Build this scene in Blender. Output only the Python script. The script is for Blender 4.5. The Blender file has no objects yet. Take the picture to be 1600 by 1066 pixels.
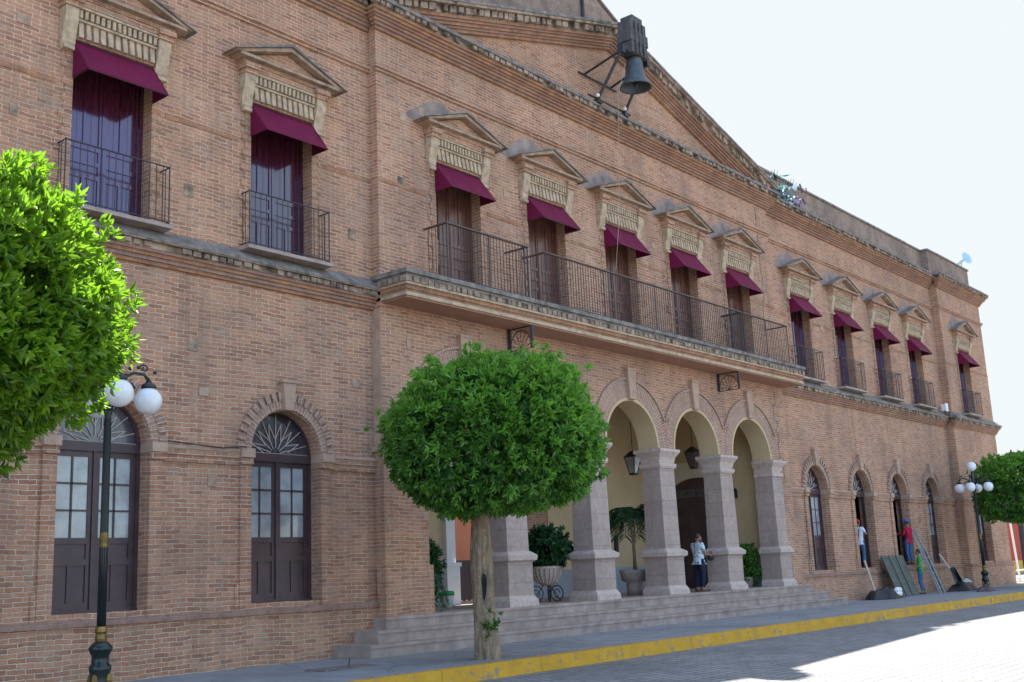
import bpy, bmesh, math, random
import numpy as np
from mathutils import Vector, Matrix, Quaternion
random.seed(7); RNG=np.random.default_rng(11)
S=bpy.context.scene; COL=S.collection
PI=math.pi
# ---------------------------------------------------------------- helpers
class MB:
    def __init__(s): s.v=[]; s.f=[]; s.mi=[]; s.uv=[]; s.m=0; s.sm=[]; s.smooth=False
    def add(s,vs,fs,uvs=None):
        b=len(s.v); s.v+=[tuple(v) for v in vs]
        for i,f in enumerate(fs):
            s.f.append(tuple(b+k for k in f)); s.mi.append(s.m); s.sm.append(s.smooth)
            s.uv.append(uvs[i] if uvs else None)
    def box(s,x0,x1,y0,y1,z0,z1,skip=''):
        if x0>x1:x0,x1=x1,x0
        if y0>y1:y0,y1=y1,y0
        if z0>z1:z0,z1=z1,z0
        vs=[(x0,y0,z0),(x1,y0,z0),(x1,y1,z0),(x0,y1,z0),(x0,y0,z1),(x1,y0,z1),(x1,y1,z1),(x0,y1,z1)]
        fs={'b':(0,3,2,1),'t':(4,5,6,7),'f':(0,1,5,4),'r':(1,2,6,5),'k':(2,3,7,6),'l':(3,0,4,7)}
        s.add(vs,[v for k,v in fs.items() if k not in skip])
    def hexa(s,p): # 8 points, bottom 4 ccw then top 4
        s.add(p,[(0,3,2,1),(4,5,6,7),(0,1,5,4),(1,2,6,5),(2,3,7,6),(3,0,4,7)])
    def prism(s,poly,y0,y1): # poly in (x,z), ccw seen from -y ; extruded in y
        n=len(poly); vs=[(x,y0,z) for x,z in poly]+[(x,y1,z) for x,z in poly]
        fs=[tuple(range(n)),tuple(range(2*n-1,n-1,-1))]+[(i,i+n,(i+1)%n+n,(i+1)%n) for i in range(n)]
        s.add(vs,fs)
    def prismx(s,poly,x0,x1): # poly in (y,z)
        n=len(poly); vs=[(x0,y,z) for y,z in poly]+[(x1,y,z) for y,z in poly]
        fs=[tuple(range(n)),tuple(range(2*n-1,n-1,-1))]+[(i,i+n,(i+1)%n+n,(i+1)%n) for i in range(n)]
        s.add(vs,fs)
    def tube(s,pts,r,n=8,cap=True):
        pts=[Vector(p) for p in pts]; rs=r if isinstance(r,(list,tuple)) else [r]*len(pts)
        rings=[]; up=None
        for i,p in enumerate(pts):
            d=(pts[min(i+1,len(pts)-1)]-pts[max(i-1,0)])
            if d.length<1e-9: d=Vector((0,0,1))
            d.normalize()
            a=up if up is not None and abs(up.dot(d))<.95 else (Vector((0,0,1)) if abs(d.z)<.9 else Vector((1,0,0)))
            u=(a-d*a.dot(d)).normalized(); up=u; w=d.cross(u)
            rings.append([p+(u*math.cos(2*PI*k/n)+w*math.sin(2*PI*k/n))*rs[i] for k in range(n)])
        vs=[v for R in rings for v in R]; fs=[]
        for i in range(len(pts)-1):
            for k in range(n):
                fs.append((i*n+k,i*n+(k+1)%n,(i+1)*n+(k+1)%n,(i+1)*n+k))
        if cap: fs+= [tuple(range(n-1,-1,-1)),tuple(range((len(pts)-1)*n,len(pts)*n))]
        s.add(vs,fs)
    def lathe(s,prof,c=(0,0,0),n=16,axis=None):
        M=Matrix.Identity(3) if axis is None else Vector((0,0,1)).rotation_difference(Vector(axis)).to_matrix()
        vs=[]
        for r,z in prof:
            for k in range(n):
                a=2*PI*k/n; v=M@Vector((r*math.cos(a),r*math.sin(a),z)); vs.append((c[0]+v.x,c[1]+v.y,c[2]+v.z))
        fs=[]
        for i in range(len(prof)-1):
            for k in range(n): fs.append((i*n+k,i*n+(k+1)%n,(i+1)*n+(k+1)%n,(i+1)*n+k))
        fs+=[tuple(range(n-1,-1,-1)),tuple(range((len(prof)-1)*n,len(prof)*n))]
        s.add(vs,fs)
    def ball(s,c,r,n=16,sc=(1,1,1)):
        m=n//2; prof=[]
        vs=[];fs=[]
        vs.append((c[0],c[1],c[2]-r*sc[2]))
        for i in range(1,m):
            a=-PI/2+PI*i/m
            for k in range(n):
                b=2*PI*k/n; vs.append((c[0]+r*sc[0]*math.cos(a)*math.cos(b),c[1]+r*sc[1]*math.cos(a)*math.sin(b),c[2]+r*sc[2]*math.sin(a)))
        vs.append((c[0],c[1],c[2]+r*sc[2])); L=len(vs)-1
        for k in range(n): fs.append((0,1+(k+1)%n,1+k)); fs.append((L,L-n+k,L-n+(k+1)%n))
        for i in range(m-2):
            for k in range(n):
                a=1+i*n+k;b=1+i*n+(k+1)%n; fs.append((a,b,b+n,a+n))
        s.add(vs,fs)
    def build(s,name,mats,parent=None,loc=(0,0,0),**tags):
        me=bpy.data.meshes.new(name); me.from_pydata(s.v,[],s.f)
        if not isinstance(mats,(list,tuple)): mats=[mats]
        for m in mats: me.materials.append(m)
        me.polygons.foreach_set('material_index',s.mi)
        me.polygons.foreach_set('use_smooth',s.sm)
        if any(u is not None for u in s.uv):
            ul=me.uv_layers.new(name='UVMap'); flat=[]
            for f,u in zip(s.f,s.uv):
                flat+= [c for p in (u or [(0,0)]*len(f)) for c in p]
            ul.data.foreach_set('uv',flat)
        me.update()
        return link(name,me,parent,loc,**tags)
def link(name,me,parent=None,loc=(0,0,0),**tags):
    o=bpy.data.objects.new(name,me); COL.objects.link(o); o.location=loc
    if parent: o.parent=parent
    for k,v in tags.items(): o[k]=v
    return o
def thing(name,label,cat,loc=(0,0,0),rz=0,group=None):
    o=link(name,None,None,loc,label=label,category=cat); o.rotation_euler.z=rz
    if group:o['group']=group
    return o
def dup(o,parent,loc=None):
    c=o.copy(); COL.objects.link(c); c.parent=parent
    if loc is not None: c.location=loc
    for ch in [k for k in bpy.data.objects if k.parent==o]: dup(ch,c)
    return c
# ---------------------------------------------------------------- materials
def mat(name):
    m=bpy.data.materials.new(name); m.use_nodes=True; nt=m.node_tree
    b=nt.nodes['Principled BSDF']; return m,nt,b
def N(nt,t,**kw):
    n=nt.nodes.new('ShaderNode'+t)
    for k,v in kw.items():
        if k in n.inputs and not hasattr(n,k): n.inputs[k].default_value=v
        else: setattr(n,k,v)
    return n
def L(nt,a,b): nt.links.new(a,b)
def mix(nt,fac,a,b,typ='MIX'):
    n=nt.nodes.new('ShaderNodeMix'); n.data_type='RGBA'; n.blend_type=typ
    for i,x in ((0,fac),(6,a),(7,b)):
        if hasattr(x,'links') or isinstance(x,bpy.types.NodeSocket): L(nt,x,n.inputs[i])
        else: n.inputs[i].default_value=x if i==0 else (*x,1)
    return n.outputs[2]
def ramp(nt,src,p0,p1,c0=(0,0,0),c1=(1,1,1)):
    r=nt.nodes.new('ShaderNodeValToRGB'); L(nt,src,r.inputs[0])
    r.color_ramp.elements[0].position=p0; r.color_ramp.elements[1].position=p1
    r.color_ramp.elements[0].color=(*c0,1); r.color_ramp.elements[1].color=(*c1,1); return r.outputs[0]
def noise(nt,vec,scale,detail=4,rough=.6):
    n=N(nt,'TexNoise'); n.inputs['Scale'].default_value=scale; n.inputs['Detail'].default_value=detail; n.inputs['Roughness'].default_value=rough
    if vec is not None: L(nt,vec,n.inputs['Vector'])
    return n.outputs['Fac']
def math_(nt,op,a,b=None):
    n=nt.nodes.new('ShaderNodeMath'); n.operation=op
    for i,x in ((0,a),(1,b)):
        if x is None: continue
        if isinstance(x,bpy.types.NodeSocket): L(nt,x,n.inputs[i])
        else: n.inputs[i].default_value=x
    return n.outputs[0]
def plain(name,col,rough=.7,var=.15,scale=3,metal=0,bump=0,spec=.5):
    m,nt,b=mat(name); g=N(nt,'NewGeometry')
    f=noise(nt,g.outputs['Position'],scale,6)
    c=mix(nt,ramp(nt,f,.3,.7),tuple(x*(1-var) for x in col),tuple(min(1,x*(1+var)) for x in col))
    L(nt,c,b.inputs['Base Color']); b.inputs['Roughness'].default_value=rough; b.inputs['Metallic'].default_value=metal
    b.inputs['Specular IOR Level'].default_value=spec
    if bump:
        bp=N(nt,'Bump'); bp.inputs['Strength'].default_value=.6; bp.inputs['Distance'].default_value=bump
        L(nt,noise(nt,g.outputs['Position'],scale*6,6),bp.inputs['Height']); L(nt,bp.outputs[0],b.inputs['Normal'])
    return m
def brickmat(name,c1,c2,mortar,bw=.27,rh=.074,ms=.009,stain=0.5,use_uv=False,soot=0.,offset=.5,bump=.012,patch=.3,wav=0):
    m,nt,b=mat(name); g=N(nt,'NewGeometry'); P=g.outputs['Position']
    sp=N(nt,'SeparateXYZ'); L(nt,P,sp.inputs[0])
    if use_uv:
        t=N(nt,'UVMap'); su=N(nt,'SeparateXYZ'); L(nt,t.outputs[0],su.inputs[0]); u,v=su.outputs[0],su.outputs[1]
    else:
        sn=N(nt,'SeparateXYZ'); L(nt,g.outputs['True Normal'],sn.inputs[0])
        hz=math_(nt,'GREATER_THAN',math_(nt,'ABSOLUTE',sn.outputs[2]),.75)
        u0=math_(nt,'ADD',sp.outputs[0],math_(nt,'MULTIPLY',sp.outputs[1],math_(nt,'SUBTRACT',1.,hz)))
        u=u0
        v=math_(nt,'ADD',math_(nt,'MULTIPLY',sp.outputs[2],math_(nt,'SUBTRACT',1.,hz)),math_(nt,'MULTIPLY',sp.outputs[1],hz))
    nz=N(nt,'TexNoise'); nz.inputs['Scale'].default_value=5; nz.inputs['Detail'].default_value=3; L(nt,P,nz.inputs['Vector'])
    sc=N(nt,'SeparateXYZ'); L(nt,nz.outputs['Color'],sc.inputs[0])
    u=math_(nt,'ADD',u,math_(nt,'MULTIPLY',math_(nt,'SUBTRACT',sc.outputs[0],.5),.05))
    v=math_(nt,'ADD',v,math_(nt,'MULTIPLY',math_(nt,'SUBTRACT',sc.outputs[1],.5),.035))
    if wav:
        nl=N(nt,'TexNoise'); nl.inputs['Scale'].default_value=.8; nl.inputs['Detail'].default_value=2; L(nt,P,nl.inputs['Vector'])
        v=math_(nt,'ADD',v,math_(nt,'MULTIPLY',nl.outputs['Fac'],.13))
        nf=N(nt,'TexNoise'); nf.inputs['Scale'].default_value=22; nf.inputs['Detail'].default_value=2; L(nt,P,nf.inputs['Vector'])
        v=math_(nt,'ADD',v,math_(nt,'MULTIPLY',math_(nt,'SUBTRACT',nf.outputs['Fac'],.5),.022))
    cb=N(nt,'CombineXYZ'); L(nt,u,cb.inputs[0]); L(nt,v,cb.inputs[1])
    br=N(nt,'TexBrick'); L(nt,cb.outputs[0],br.inputs['Vector']); br.offset=offset
    for k,x in (('Scale',1),('Mortar Size',ms),('Mortar Smooth',.45),('Bias',0),('Brick Width',bw),('Row Height',rh)): br.inputs[k].default_value=x
    br.inputs['Color1'].default_value=(*c1,1); br.inputs['Color2'].default_value=(*c2,1); br.inputs['Mortar'].default_value=(*mortar,1); br.inputs['Color1'].default_value=(*c1,1)
    f1=noise(nt,P,.55,6,.65); f2=noise(nt,P,9,5,.7); f3=noise(nt,P,2.2,5,.7)
    col=br.outputs['Color']
    # mortar smeared over brick here and there
    col=mix(nt,math_(nt,'MULTIPLY',ramp(nt,f3,.52,.75),patch),col,mortar)
    col=mix(nt,ramp(nt,f2,.25,.8),mix(nt,.35,col,(0.10,0.07,0.06)),mix(nt,.12,col,(.75,.62,.52)))
    col=mix(nt,math_(nt,'MULTIPLY',ramp(nt,f1,.45,.66),stain),col,mix(nt,.55,col,(.14,.10,.085)))
    mps=N(nt,'Mapping'); mps.inputs['Scale'].default_value=(2.2,2.2,.22); L(nt,P,mps.inputs[0])
    col=mix(nt,math_(nt,'MULTIPLY',ramp(nt,noise(nt,mps.outputs[0],1.0,6,.7),.46,.66),.75*stain),col,mix(nt,.6,col,(.10,.08,.07)))
    col=mix(nt,math_(nt,'MULTIPLY',ramp(nt,noise(nt,P,.9,5,.6),.5,.75),.35),col,mix(nt,.55,col,(.60,.45,.32)))
    # odd individual bricks, dark or burnt orange
    wb=N(nt,'TexBrick'); L(nt,cb.outputs[0],wb.inputs['Vector']); wb.offset=offset
    for k,x in (('Scale',1),('Mortar Size',ms),('Mortar Smooth',.1),('Bias',-.72),('Brick Width',bw),('Row Height',rh)): wb.inputs[k].default_value=x
    wb.inputs['Color1'].default_value=(0,0,0,1); wb.inputs['Color2'].default_value=(1,1,1,1); wb.inputs['Mortar'].default_value=(0,0,0,1)
    col=mix(nt,math_(nt,'MULTIPLY',wb.outputs['Color'],.7),col,(.11,.085,.085))
    if soot:
        col=mix(nt,math_(nt,'MULTIPLY',ramp(nt,noise(nt,P,2.8,6,.75),.45,.62),soot),col,(.045,.04,.038))
    L(nt,col,b.inputs['Base Color']); b.inputs['Roughness'].default_value=.92; b.inputs['Specular IOR Level'].default_value=.25
    bp=N(nt,'Bump'); bp.inputs['Strength'].default_value=.9; bp.inputs['Distance'].default_value=bump
    h=math_(nt,'SUBTRACT',math_(nt,'MULTIPLY',f2,.5),br.outputs['Fac']); L(nt,h,bp.inputs['Height']); L(nt,bp.outputs[0],b.inputs['Normal'])
    return m
M={}
M['brick']=brickmat('wall_brick',(.36,.140,.070),(.67,.312,.160),(.78,.585,.42),bw=.30,rh=.080,ms=.012,stain=.6,bump=.03,wav=1,patch=.45)
M['orange']=brickmat('orange_brick',(.40,.145,.055),(.58,.255,.105),(.56,.38,.24),soot=.35,patch=.15,bump=.02)
M['vous']=brickmat('voussoir_brick',(.34,.165,.105),(.52,.275,.175),(.66,.52,.40),bw=.36,rh=.078,ms=.013,use_uv=True,stain=.3,bump=.02)
M['ledge']=brickmat('ledge_brick',(.42,.20,.14),(.34,.17,.12),(.40,.31,.26),bw=.13,rh=.2,stain=.6)
M['rubble']=plain('weathered_cornice_stone',(.27,.195,.14),.95,.8,3.6,bump=.03)
M['slate']=plain('dark_weathered_coping',(.19,.165,.145),.9,.55,4,bump=.015)
M['cream']=plain('cream_carved_stone',(.44,.325,.215),.9,.32,7,bump=.012)
M['tan']=plain('tan_weathered_stone',(.34,.23,.155),.9,.4,5,bump=.015)
M['terra']=plain('pinkish_dressed_stone',(.42,.28,.20),.9,.18,4,bump=.008)
M['soffit']=plain('balcony_soffit_clay',(.36,.19,.12),.9,.15,2,bump=.004)
M['pier']=brickmat('pink_grey_ashlar',(.46,.355,.30),(.52,.40,.34),(.35,.275,.235),bw=.9,rh=.42,ms=.006,stain=.35,bump=.006,patch=.2)
M['stone']=plain('pink_grey_carved_stone',(.50,.395,.335),.85,.2,9,bump=.006)
M['step']=plain('worn_grey_step_stone',(.345,.27,.23),.85,.3,2.5,bump=.008)
M['plaster']=plain('ochre_plaster',(.55,.41,.235),.9,.09,1.2,bump=.002)
M['cream_plaster']=plain('pale_plaster',(.60,.54,.42),.9,.06,1.5)
M['white']=plain('white_paint',(.78,.77,.74),.6,.05,4)
M['sidegrey']=plain('hood_side_grey',(.29,.22,.185),.95,.35,3,bump=.004)
M['dado']=plain('grey_blue_dado',(.30,.32,.33),.8,.1,2)
M['roofm']=plain('roof_concrete',(.3,.29,.28),.9,.1,1)
M['attic']=brickmat('old_parapet_brick',(.30,.19,.14),(.42,.28,.20),(.50,.41,.33),stain=.8,soot=.3,patch=.5)
M['iron']=plain('black_wrought_iron',(.025,.025,.03),.45,.3,6)
M['brown_iron']=plain('brown_painted_rail',(.09,.055,.045),.5,.3,6)
M['door']=plain('dark_purple_brown_wood',(.062,.034,.038),.38,.3,3,bump=.003)
M['gate']=plain('dark_brown_gate_metal',(.07,.045,.045),.5,.1,4)
M['pink']=plain('pink_courtyard_plaster',(.55,.38,.35),.9,.08,1)
M['redp']=plain('red_painted_plaster',(.42,.055,.03),.85,.1,1)
M['orangep']=plain('orange_painted_trim',(.60,.22,.06),.85,.1,1)
M['yellowp']=plain('yellow_painted_base',(.65,.38,.03),.8,.1,1)
def concm():
    m,nt,b=mat('sidewalk_concrete'); g=N(nt,'NewGeometry'); P=g.outputs['Position']
    c=mix(nt,ramp(nt,noise(nt,P,1.1,7,.65),.3,.7),(.20,.21,.225),(.30,.31,.32)); c=mix(nt,ramp(nt,noise(nt,P,.35,5,.6),.5,.7,(0,0,0),(.5,.5,.5)),c,(.14,.14,.145))
    vo=N(nt,'TexVoronoi'); vo.feature='DISTANCE_TO_EDGE'; vo.inputs['Scale'].default_value=.45; nn=N(nt,'TexNoise'); nn.inputs['Scale'].default_value=2.5; L(nt,P,nn.inputs['Vector'])
    va=N(nt,'VectorMath',operation='MULTIPLY_ADD'); L(nt,nn.outputs['Color'],va.inputs[0]); va.inputs[1].default_value=(.7,.7,0); L(nt,P,va.inputs[2]); L(nt,va.outputs[0],vo.inputs['Vector'])
    c=mix(nt,math_(nt,'MULTIPLY',math_(nt,'LESS_THAN',vo.outputs['Distance'],.006),.7),c,(.07,.07,.07))
    L(nt,c,b.inputs['Base Color']); b.inputs['Roughness'].default_value=.85
    bp=N(nt,'Bump'); bp.inputs['Distance'].default_value=.006; L(nt,noise(nt,P,9,6),bp.inputs['Height']); L(nt,bp.outputs[0],b.inputs['Normal']); return m
M['conc']=concm()
M['green_paint']=plain('dark_green_lamp_paint',(.008,.018,.018),.28,.2,4)
M['gold']=plain('worn_gold_paint',(.20,.13,.035),.4,.4,14,metal=.6)
M['bronze']=plain('green_grey_bronze',(.075,.09,.095),.5,.3,5,metal=.4)
M['yoke']=plain('weathered_timber_yoke',(.075,.07,.07),.8,.5,6,bump=.01)
M['rope']=plain('pale_rope',(.38,.34,.3),.9,.1,20)
M['alu']=plain('dull_aluminium',(.24,.26,.26),.5,.25,8,metal=.4)
M['plankm']=plain('grey_green_painted_board',(.10,.11,.09),.8,.25,5,bump=.003)
M['tarp']=plain('black_plastic_tarp',(.018,.018,.022),.6,.4,5,bump=.02)
M['rag']=plain('dusty_purple_rubble_sack',(.12,.08,.085),.9,.4,9,bump=.02)
M['palewood']=plain('pale_pine_handle',(.55,.46,.34),.7,.15,9)
M['terracotta']=plain('stone_pot',(.34,.29,.265),.8,.2,6,bump=.006)
M['bluewhite']=plain('pale_blue_horn_plastic',(.45,.62,.70),.5,.08,4)
M['tealcloth']=plain('teal_bunting',(.07,.24,.22),.8,.2,9)
M['whitecloth']=plain('white_blue_bunting',(.48,.58,.60),.7,.1,9)
M['magcloth']=plain('mauve_bunting',(.33,.22,.30),.8,.2,9)
M['blackp']=plain('black_plastic',(.02,.02,.022),.5,.2,5)
M['bark']=None
# awning cloth
def cloth(name,col,rough=.75,sheen=.3,bump=.01):
    m,nt,b=mat(name); g=N(nt,'NewGeometry'); f=noise(nt,g.outputs['Position'],1.7,5)
    c=mix(nt,ramp(nt,f,.3,.7),tuple(x*.88 for x in col),tuple(x*1.12 for x in col))
    L(nt,c,b.inputs['Base Color']); b.inputs['Roughness'].default_value=rough; b.inputs['Sheen Weight'].default_value=sheen*0; b.inputs['Specular IOR Level'].default_value=.2
    bp=N(nt,'Bump'); bp.inputs['Strength'].default_value=.5; bp.inputs['Distance'].default_value=bump
    L(nt,noise(nt,g.outputs['Position'],9,3),bp.inputs['Height']); L(nt,bp.outputs[0],b.inputs['Normal'])
    return m
M['awning']=cloth('maroon_awning_canvas',(.145,.007,.042))
# balcony doors: glossy varnished maroon wood
def varnish():
    m,nt,b=mat('varnished_maroon_wood'); g=N(nt,'NewGeometry')
    mp=N(nt,'Mapping'); mp.inputs['Scale'].default_value=(6,6,.7); L(nt,g.outputs['Position'],mp.inputs[0])
    f=noise(nt,mp.outputs[0],3,6)
    L(nt,mix(nt,ramp(nt,f,.3,.7),(.085,.014,.018),(.18,.035,.034)),b.inputs['Base Color'])
    b.inputs['Roughness'].default_value=.16; b.inputs['Specular IOR Level'].default_value=.7; b.inputs['Coat Weight'].default_value=1; b.inputs['Coat Tint'].default_value=(.5,.55,.95,1); b.inputs['Coat IOR'].default_value=1.6; b.inputs['Coat Roughness'].default_value=.08  # blue coat tint puts the blue of reflected sky into the varnish colour
    return m
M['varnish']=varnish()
M['brownvarnish']=plain('worn_brown_door_varnish',(.13,.055,.042),.3,.35,4,bump=.002,spec=.7)
def glassy(name,col,rough=.08):
    m,nt,b=mat(name); g=N(nt,'NewGeometry'); f=noise(nt,g.outputs['Position'],1.5,4)
    L(nt,mix(nt,ramp(nt,f,.35,.65),tuple(x*.7 for x in col),tuple(x*1.25 for x in col)),b.inputs['Base Color'])
    L(nt,ramp(nt,noise(nt,g.outputs['Position'],5,5),.3,.8,(rough,)*3,(rough*3+.1,)*3),b.inputs['Roughness']); b.inputs['Specular IOR Level'].default_value=.8
    b.inputs['Coat Weight'].default_value=.5; return m
M['glass']=glassy('dusty_curtained_glass',(.34,.36,.36))
M['darkglass']=glassy('dark_fanlight_glass',(.05,.045,.06),.15)
M['opal']=None
def opal():
    m,nt,b=mat('white_opal_globe'); b.inputs['Base Color'].default_value=(.80,.80,.82,1); b.inputs['Roughness'].default_value=.2
    b.inputs['Subsurface Weight'].default_value=.25; b.inputs['Subsurface Radius'].default_value=(.1,.1,.1)
    g=N(nt,'NewGeometry'); L(nt,mix(nt,ramp(nt,noise(nt,g.outputs['Position'],8,4),.4,.8),(.8,.8,.82),(.68,.67,.66)),b.inputs['Base Color'])
    return m
M['opal']=opal()
def paver():
    m,nt,b=mat('grey_street_pavers'); g=N(nt,'NewGeometry'); P=g.outputs['Position']
    mp=N(nt,'Mapping'); mp.inputs['Rotation'].default_value=(0,0,math.radians(0)); L(nt,P,mp.inputs[0])
    nz=N(nt,'TexNoise'); nz.inputs['Scale'].default_value=4; L(nt,P,nz.inputs['Vector'])
    ad=N(nt,'VectorMath',operation='MULTIPLY_ADD'); L(nt,nz.outputs['Color'],ad.inputs[0]); ad.inputs[1].default_value=(.03,.03,0); L(nt,mp.outputs[0],ad.inputs[2])
    br=N(nt,'TexBrick'); L(nt,ad.outputs[0],br.inputs['Vector'])
    for k,x in (('Scale',1),('Mortar Size',.014),('Mortar Smooth',.3),('Bias',0),('Brick Width',.25),('Row Height',.22)): br.inputs[k].default_value=x
    br.inputs['Color1'].default_value=(.20,.205,.21,1); br.inputs['Color2'].default_value=(.31,.31,.31,1); br.inputs['Mortar'].default_value=(.06,.06,.06,1)
    c=mix(nt,ramp(nt,noise(nt,P,.5,6),.35,.65),mix(nt,.45,br.outputs['Color'],(.12,.12,.12)),br.outputs['Color'])
    vo=N(nt,'TexVoronoi'); vo.inputs['Scale'].default_value=1.1; L(nt,P,vo.inputs['Vector'])
    c=mix(nt,math_(nt,'MULTIPLY',math_(nt,'LESS_THAN',vo.outputs['Distance'],.06),.5),c,(.07,.07,.07))
    L(nt,c,b.inputs['Base Color']); b.inputs['Roughness'].default_value=.8
    bp=N(nt,'Bump'); bp.inputs['Strength'].default_value=.8; bp.inputs['Distance'].default_value=.012
    L(nt,math_(nt,'SUBTRACT',math_(nt,'MULTIPLY',noise(nt,P,20,4),.4),br.outputs['Fac']),bp.inputs['Height']); L(nt,bp.outputs[0],b.inputs['Normal'])
    return m
M['paver']=paver()
def kerbm():
    m,nt,b=mat('yellow_kerb_paint'); g=N(nt,'NewGeometry'); P=g.outputs['Position']
    c=mix(nt,ramp(nt,noise(nt,P,2,6),.3,.7),(.50,.26,.012),(.66,.35,.015))
    c=mix(nt,ramp(nt,noise(nt,P,3.3,9,.8),.54,.59),c,(.26,.21,.14)); L(nt,c,b.inputs['Base Color']); b.inputs['Roughness'].default_value=.7
    bp=N(nt,'Bump'); bp.inputs['Distance'].default_value=.02; L(nt,noise(nt,P,7,5),bp.inputs['Height']); L(nt,bp.outputs[0],b.inputs['Normal'])
    return m
M['kerb']=kerbm()
def barkm():
    m,nt,b=mat('pale_bark'); g=N(nt,'NewGeometry'); mp=N(nt,'Mapping'); mp.inputs['Scale'].default_value=(5,5,1.1); L(nt,g.outputs['Position'],mp.inputs[0])
    f=noise(nt,mp.outputs[0],3,8,.7)
    c=mix(nt,ramp(nt,f,.35,.65),(.15,.10,.06),(.42,.31,.20)); 
    c=mix(nt,ramp(nt,noise(nt,g.outputs['Position'],14,4),.62,.7),c,(.5,.45,.38))
    L(nt,c,b.inputs['Base Color']); b.inputs['Roughness'].default_value=.9
    bp=N(nt,'Bump'); bp.inputs['Distance'].default_value=.05; L(nt,f,bp.inputs['Height']); L(nt,bp.outputs[0],b.inputs['Normal']); return m
M['bark']=barkm()
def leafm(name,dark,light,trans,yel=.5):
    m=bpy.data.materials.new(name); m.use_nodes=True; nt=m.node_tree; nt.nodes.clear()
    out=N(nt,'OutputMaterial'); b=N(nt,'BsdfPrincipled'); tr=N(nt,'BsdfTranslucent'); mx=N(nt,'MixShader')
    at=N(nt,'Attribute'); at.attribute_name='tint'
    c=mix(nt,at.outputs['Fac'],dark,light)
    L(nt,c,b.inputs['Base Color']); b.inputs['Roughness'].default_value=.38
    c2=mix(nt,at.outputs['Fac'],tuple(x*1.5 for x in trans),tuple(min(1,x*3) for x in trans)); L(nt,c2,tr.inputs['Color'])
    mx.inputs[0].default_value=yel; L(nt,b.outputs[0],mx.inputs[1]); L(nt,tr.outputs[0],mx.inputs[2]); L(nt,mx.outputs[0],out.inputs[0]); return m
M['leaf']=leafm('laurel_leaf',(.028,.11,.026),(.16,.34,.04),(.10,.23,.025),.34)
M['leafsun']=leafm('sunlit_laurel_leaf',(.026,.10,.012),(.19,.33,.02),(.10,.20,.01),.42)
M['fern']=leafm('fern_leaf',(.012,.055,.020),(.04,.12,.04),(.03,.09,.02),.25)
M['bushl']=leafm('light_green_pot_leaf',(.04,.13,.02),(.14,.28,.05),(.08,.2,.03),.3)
# ---------------------------------------------------------------- world, camera, sun
el=math.radians(54.6); az=math.radians(50.0)
w=bpy.data.worlds.new('World'); S.world=w; w.use_nodes=True; nt=w.node_tree
sky=nt.nodes.new('ShaderNodeTexSky'); sky.sky_type='NISHITA'; sky.sun_disc=False; sky.sun_elevation=el; sky.sun_rotation=az
sky.altitude=50; sky.air_density=1.0; sky.dust_density=2.6; sky.ozone_density=1.0
vm=nt.nodes.new('ShaderNodeVectorMath'); vm.operation='MINIMUM'; vm.inputs[1].default_value=(1.78,1.98,2.3); nt.links.new(sky.outputs[0],vm.inputs[0])
# thin bright veil: limits the glare of the sky on the sun's side only
tc=nt.nodes.new('ShaderNodeTexCoord'); dp=nt.nodes.new('ShaderNodeVectorMath'); dp.operation='DOT_PRODUCT'; dp.inputs[1].default_value=(math.sin(az),math.cos(az),0); nt.links.new(tc.outputs['Generated'],dp.inputs[0])
mr=nt.nodes.new('ShaderNodeMapRange'); mr.inputs['From Min'].default_value=.15; mr.inputs['From Max'].default_value=-.35; mr.inputs['To Min'].default_value=1; mr.inputs['To Max'].default_value=3; nt.links.new(dp.outputs['Value'],mr.inputs['Value'])
vs_=nt.nodes.new('ShaderNodeVectorMath'); vs_.operation='SCALE'; vs_.inputs[0].default_value=(1.53,1.63,1.67); nt.links.new(mr.outputs[0],vs_.inputs['Scale']); nt.links.new(vs_.outputs[0],vm.inputs[1]); nt.links.new(vm.outputs[0],nt.nodes['Background'].inputs[0]); nt.nodes['Background'].inputs[1].default_value=.15
sl=bpy.data.lights.new('sun','SUN'); sl.energy=3.6; sl.angle=math.radians(.5); sl.color=(1,.94,.85)
so=bpy.data.objects.new('sun',sl); COL.objects.link(so)
sd=Vector((math.sin(az)*math.cos(el),math.cos(az)*math.cos(el),math.sin(el)))
so.rotation_euler=sd.to_track_quat('Z','Y').to_euler(); so.location=(20,20,40)
cam=bpy.data.cameras.new('camera'); co=bpy.data.objects.new('camera',cam); COL.objects.link(co); S.camera=co
CF=1744.8; yaw,pitch,roll=map(math.radians,(50.44,11.83,-2.53))
F=Vector((math.sin(yaw)*math.cos(pitch),math.cos(yaw)*math.cos(pitch),math.sin(pitch)))
R0=Vector((math.cos(yaw),-math.sin(yaw),0)); U0=R0.cross(F)
Rv=math.cos(roll)*R0+math.sin(roll)*U0; Uv=-math.sin(roll)*R0+math.cos(roll)*U0
mw=Matrix((( Rv.x,Uv.x,-F.x,0),(Rv.y,Uv.y,-F.y,0),(Rv.z,Uv.z,-F.z,0),(0,0,0,1))); mw.translation=Vector((0,-17.55,1.451))
co.matrix_world=mw; cam.sensor_width=36; cam.lens=CF/1600*36; cam.clip_end=3000; cam.clip_start=.1
S.view_settings.view_transform='Standard'; S.view_settings.look='None'; S.view_settings.exposure=1.96; S.view_settings.gamma=1
S.cycles.max_bounces=8
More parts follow.
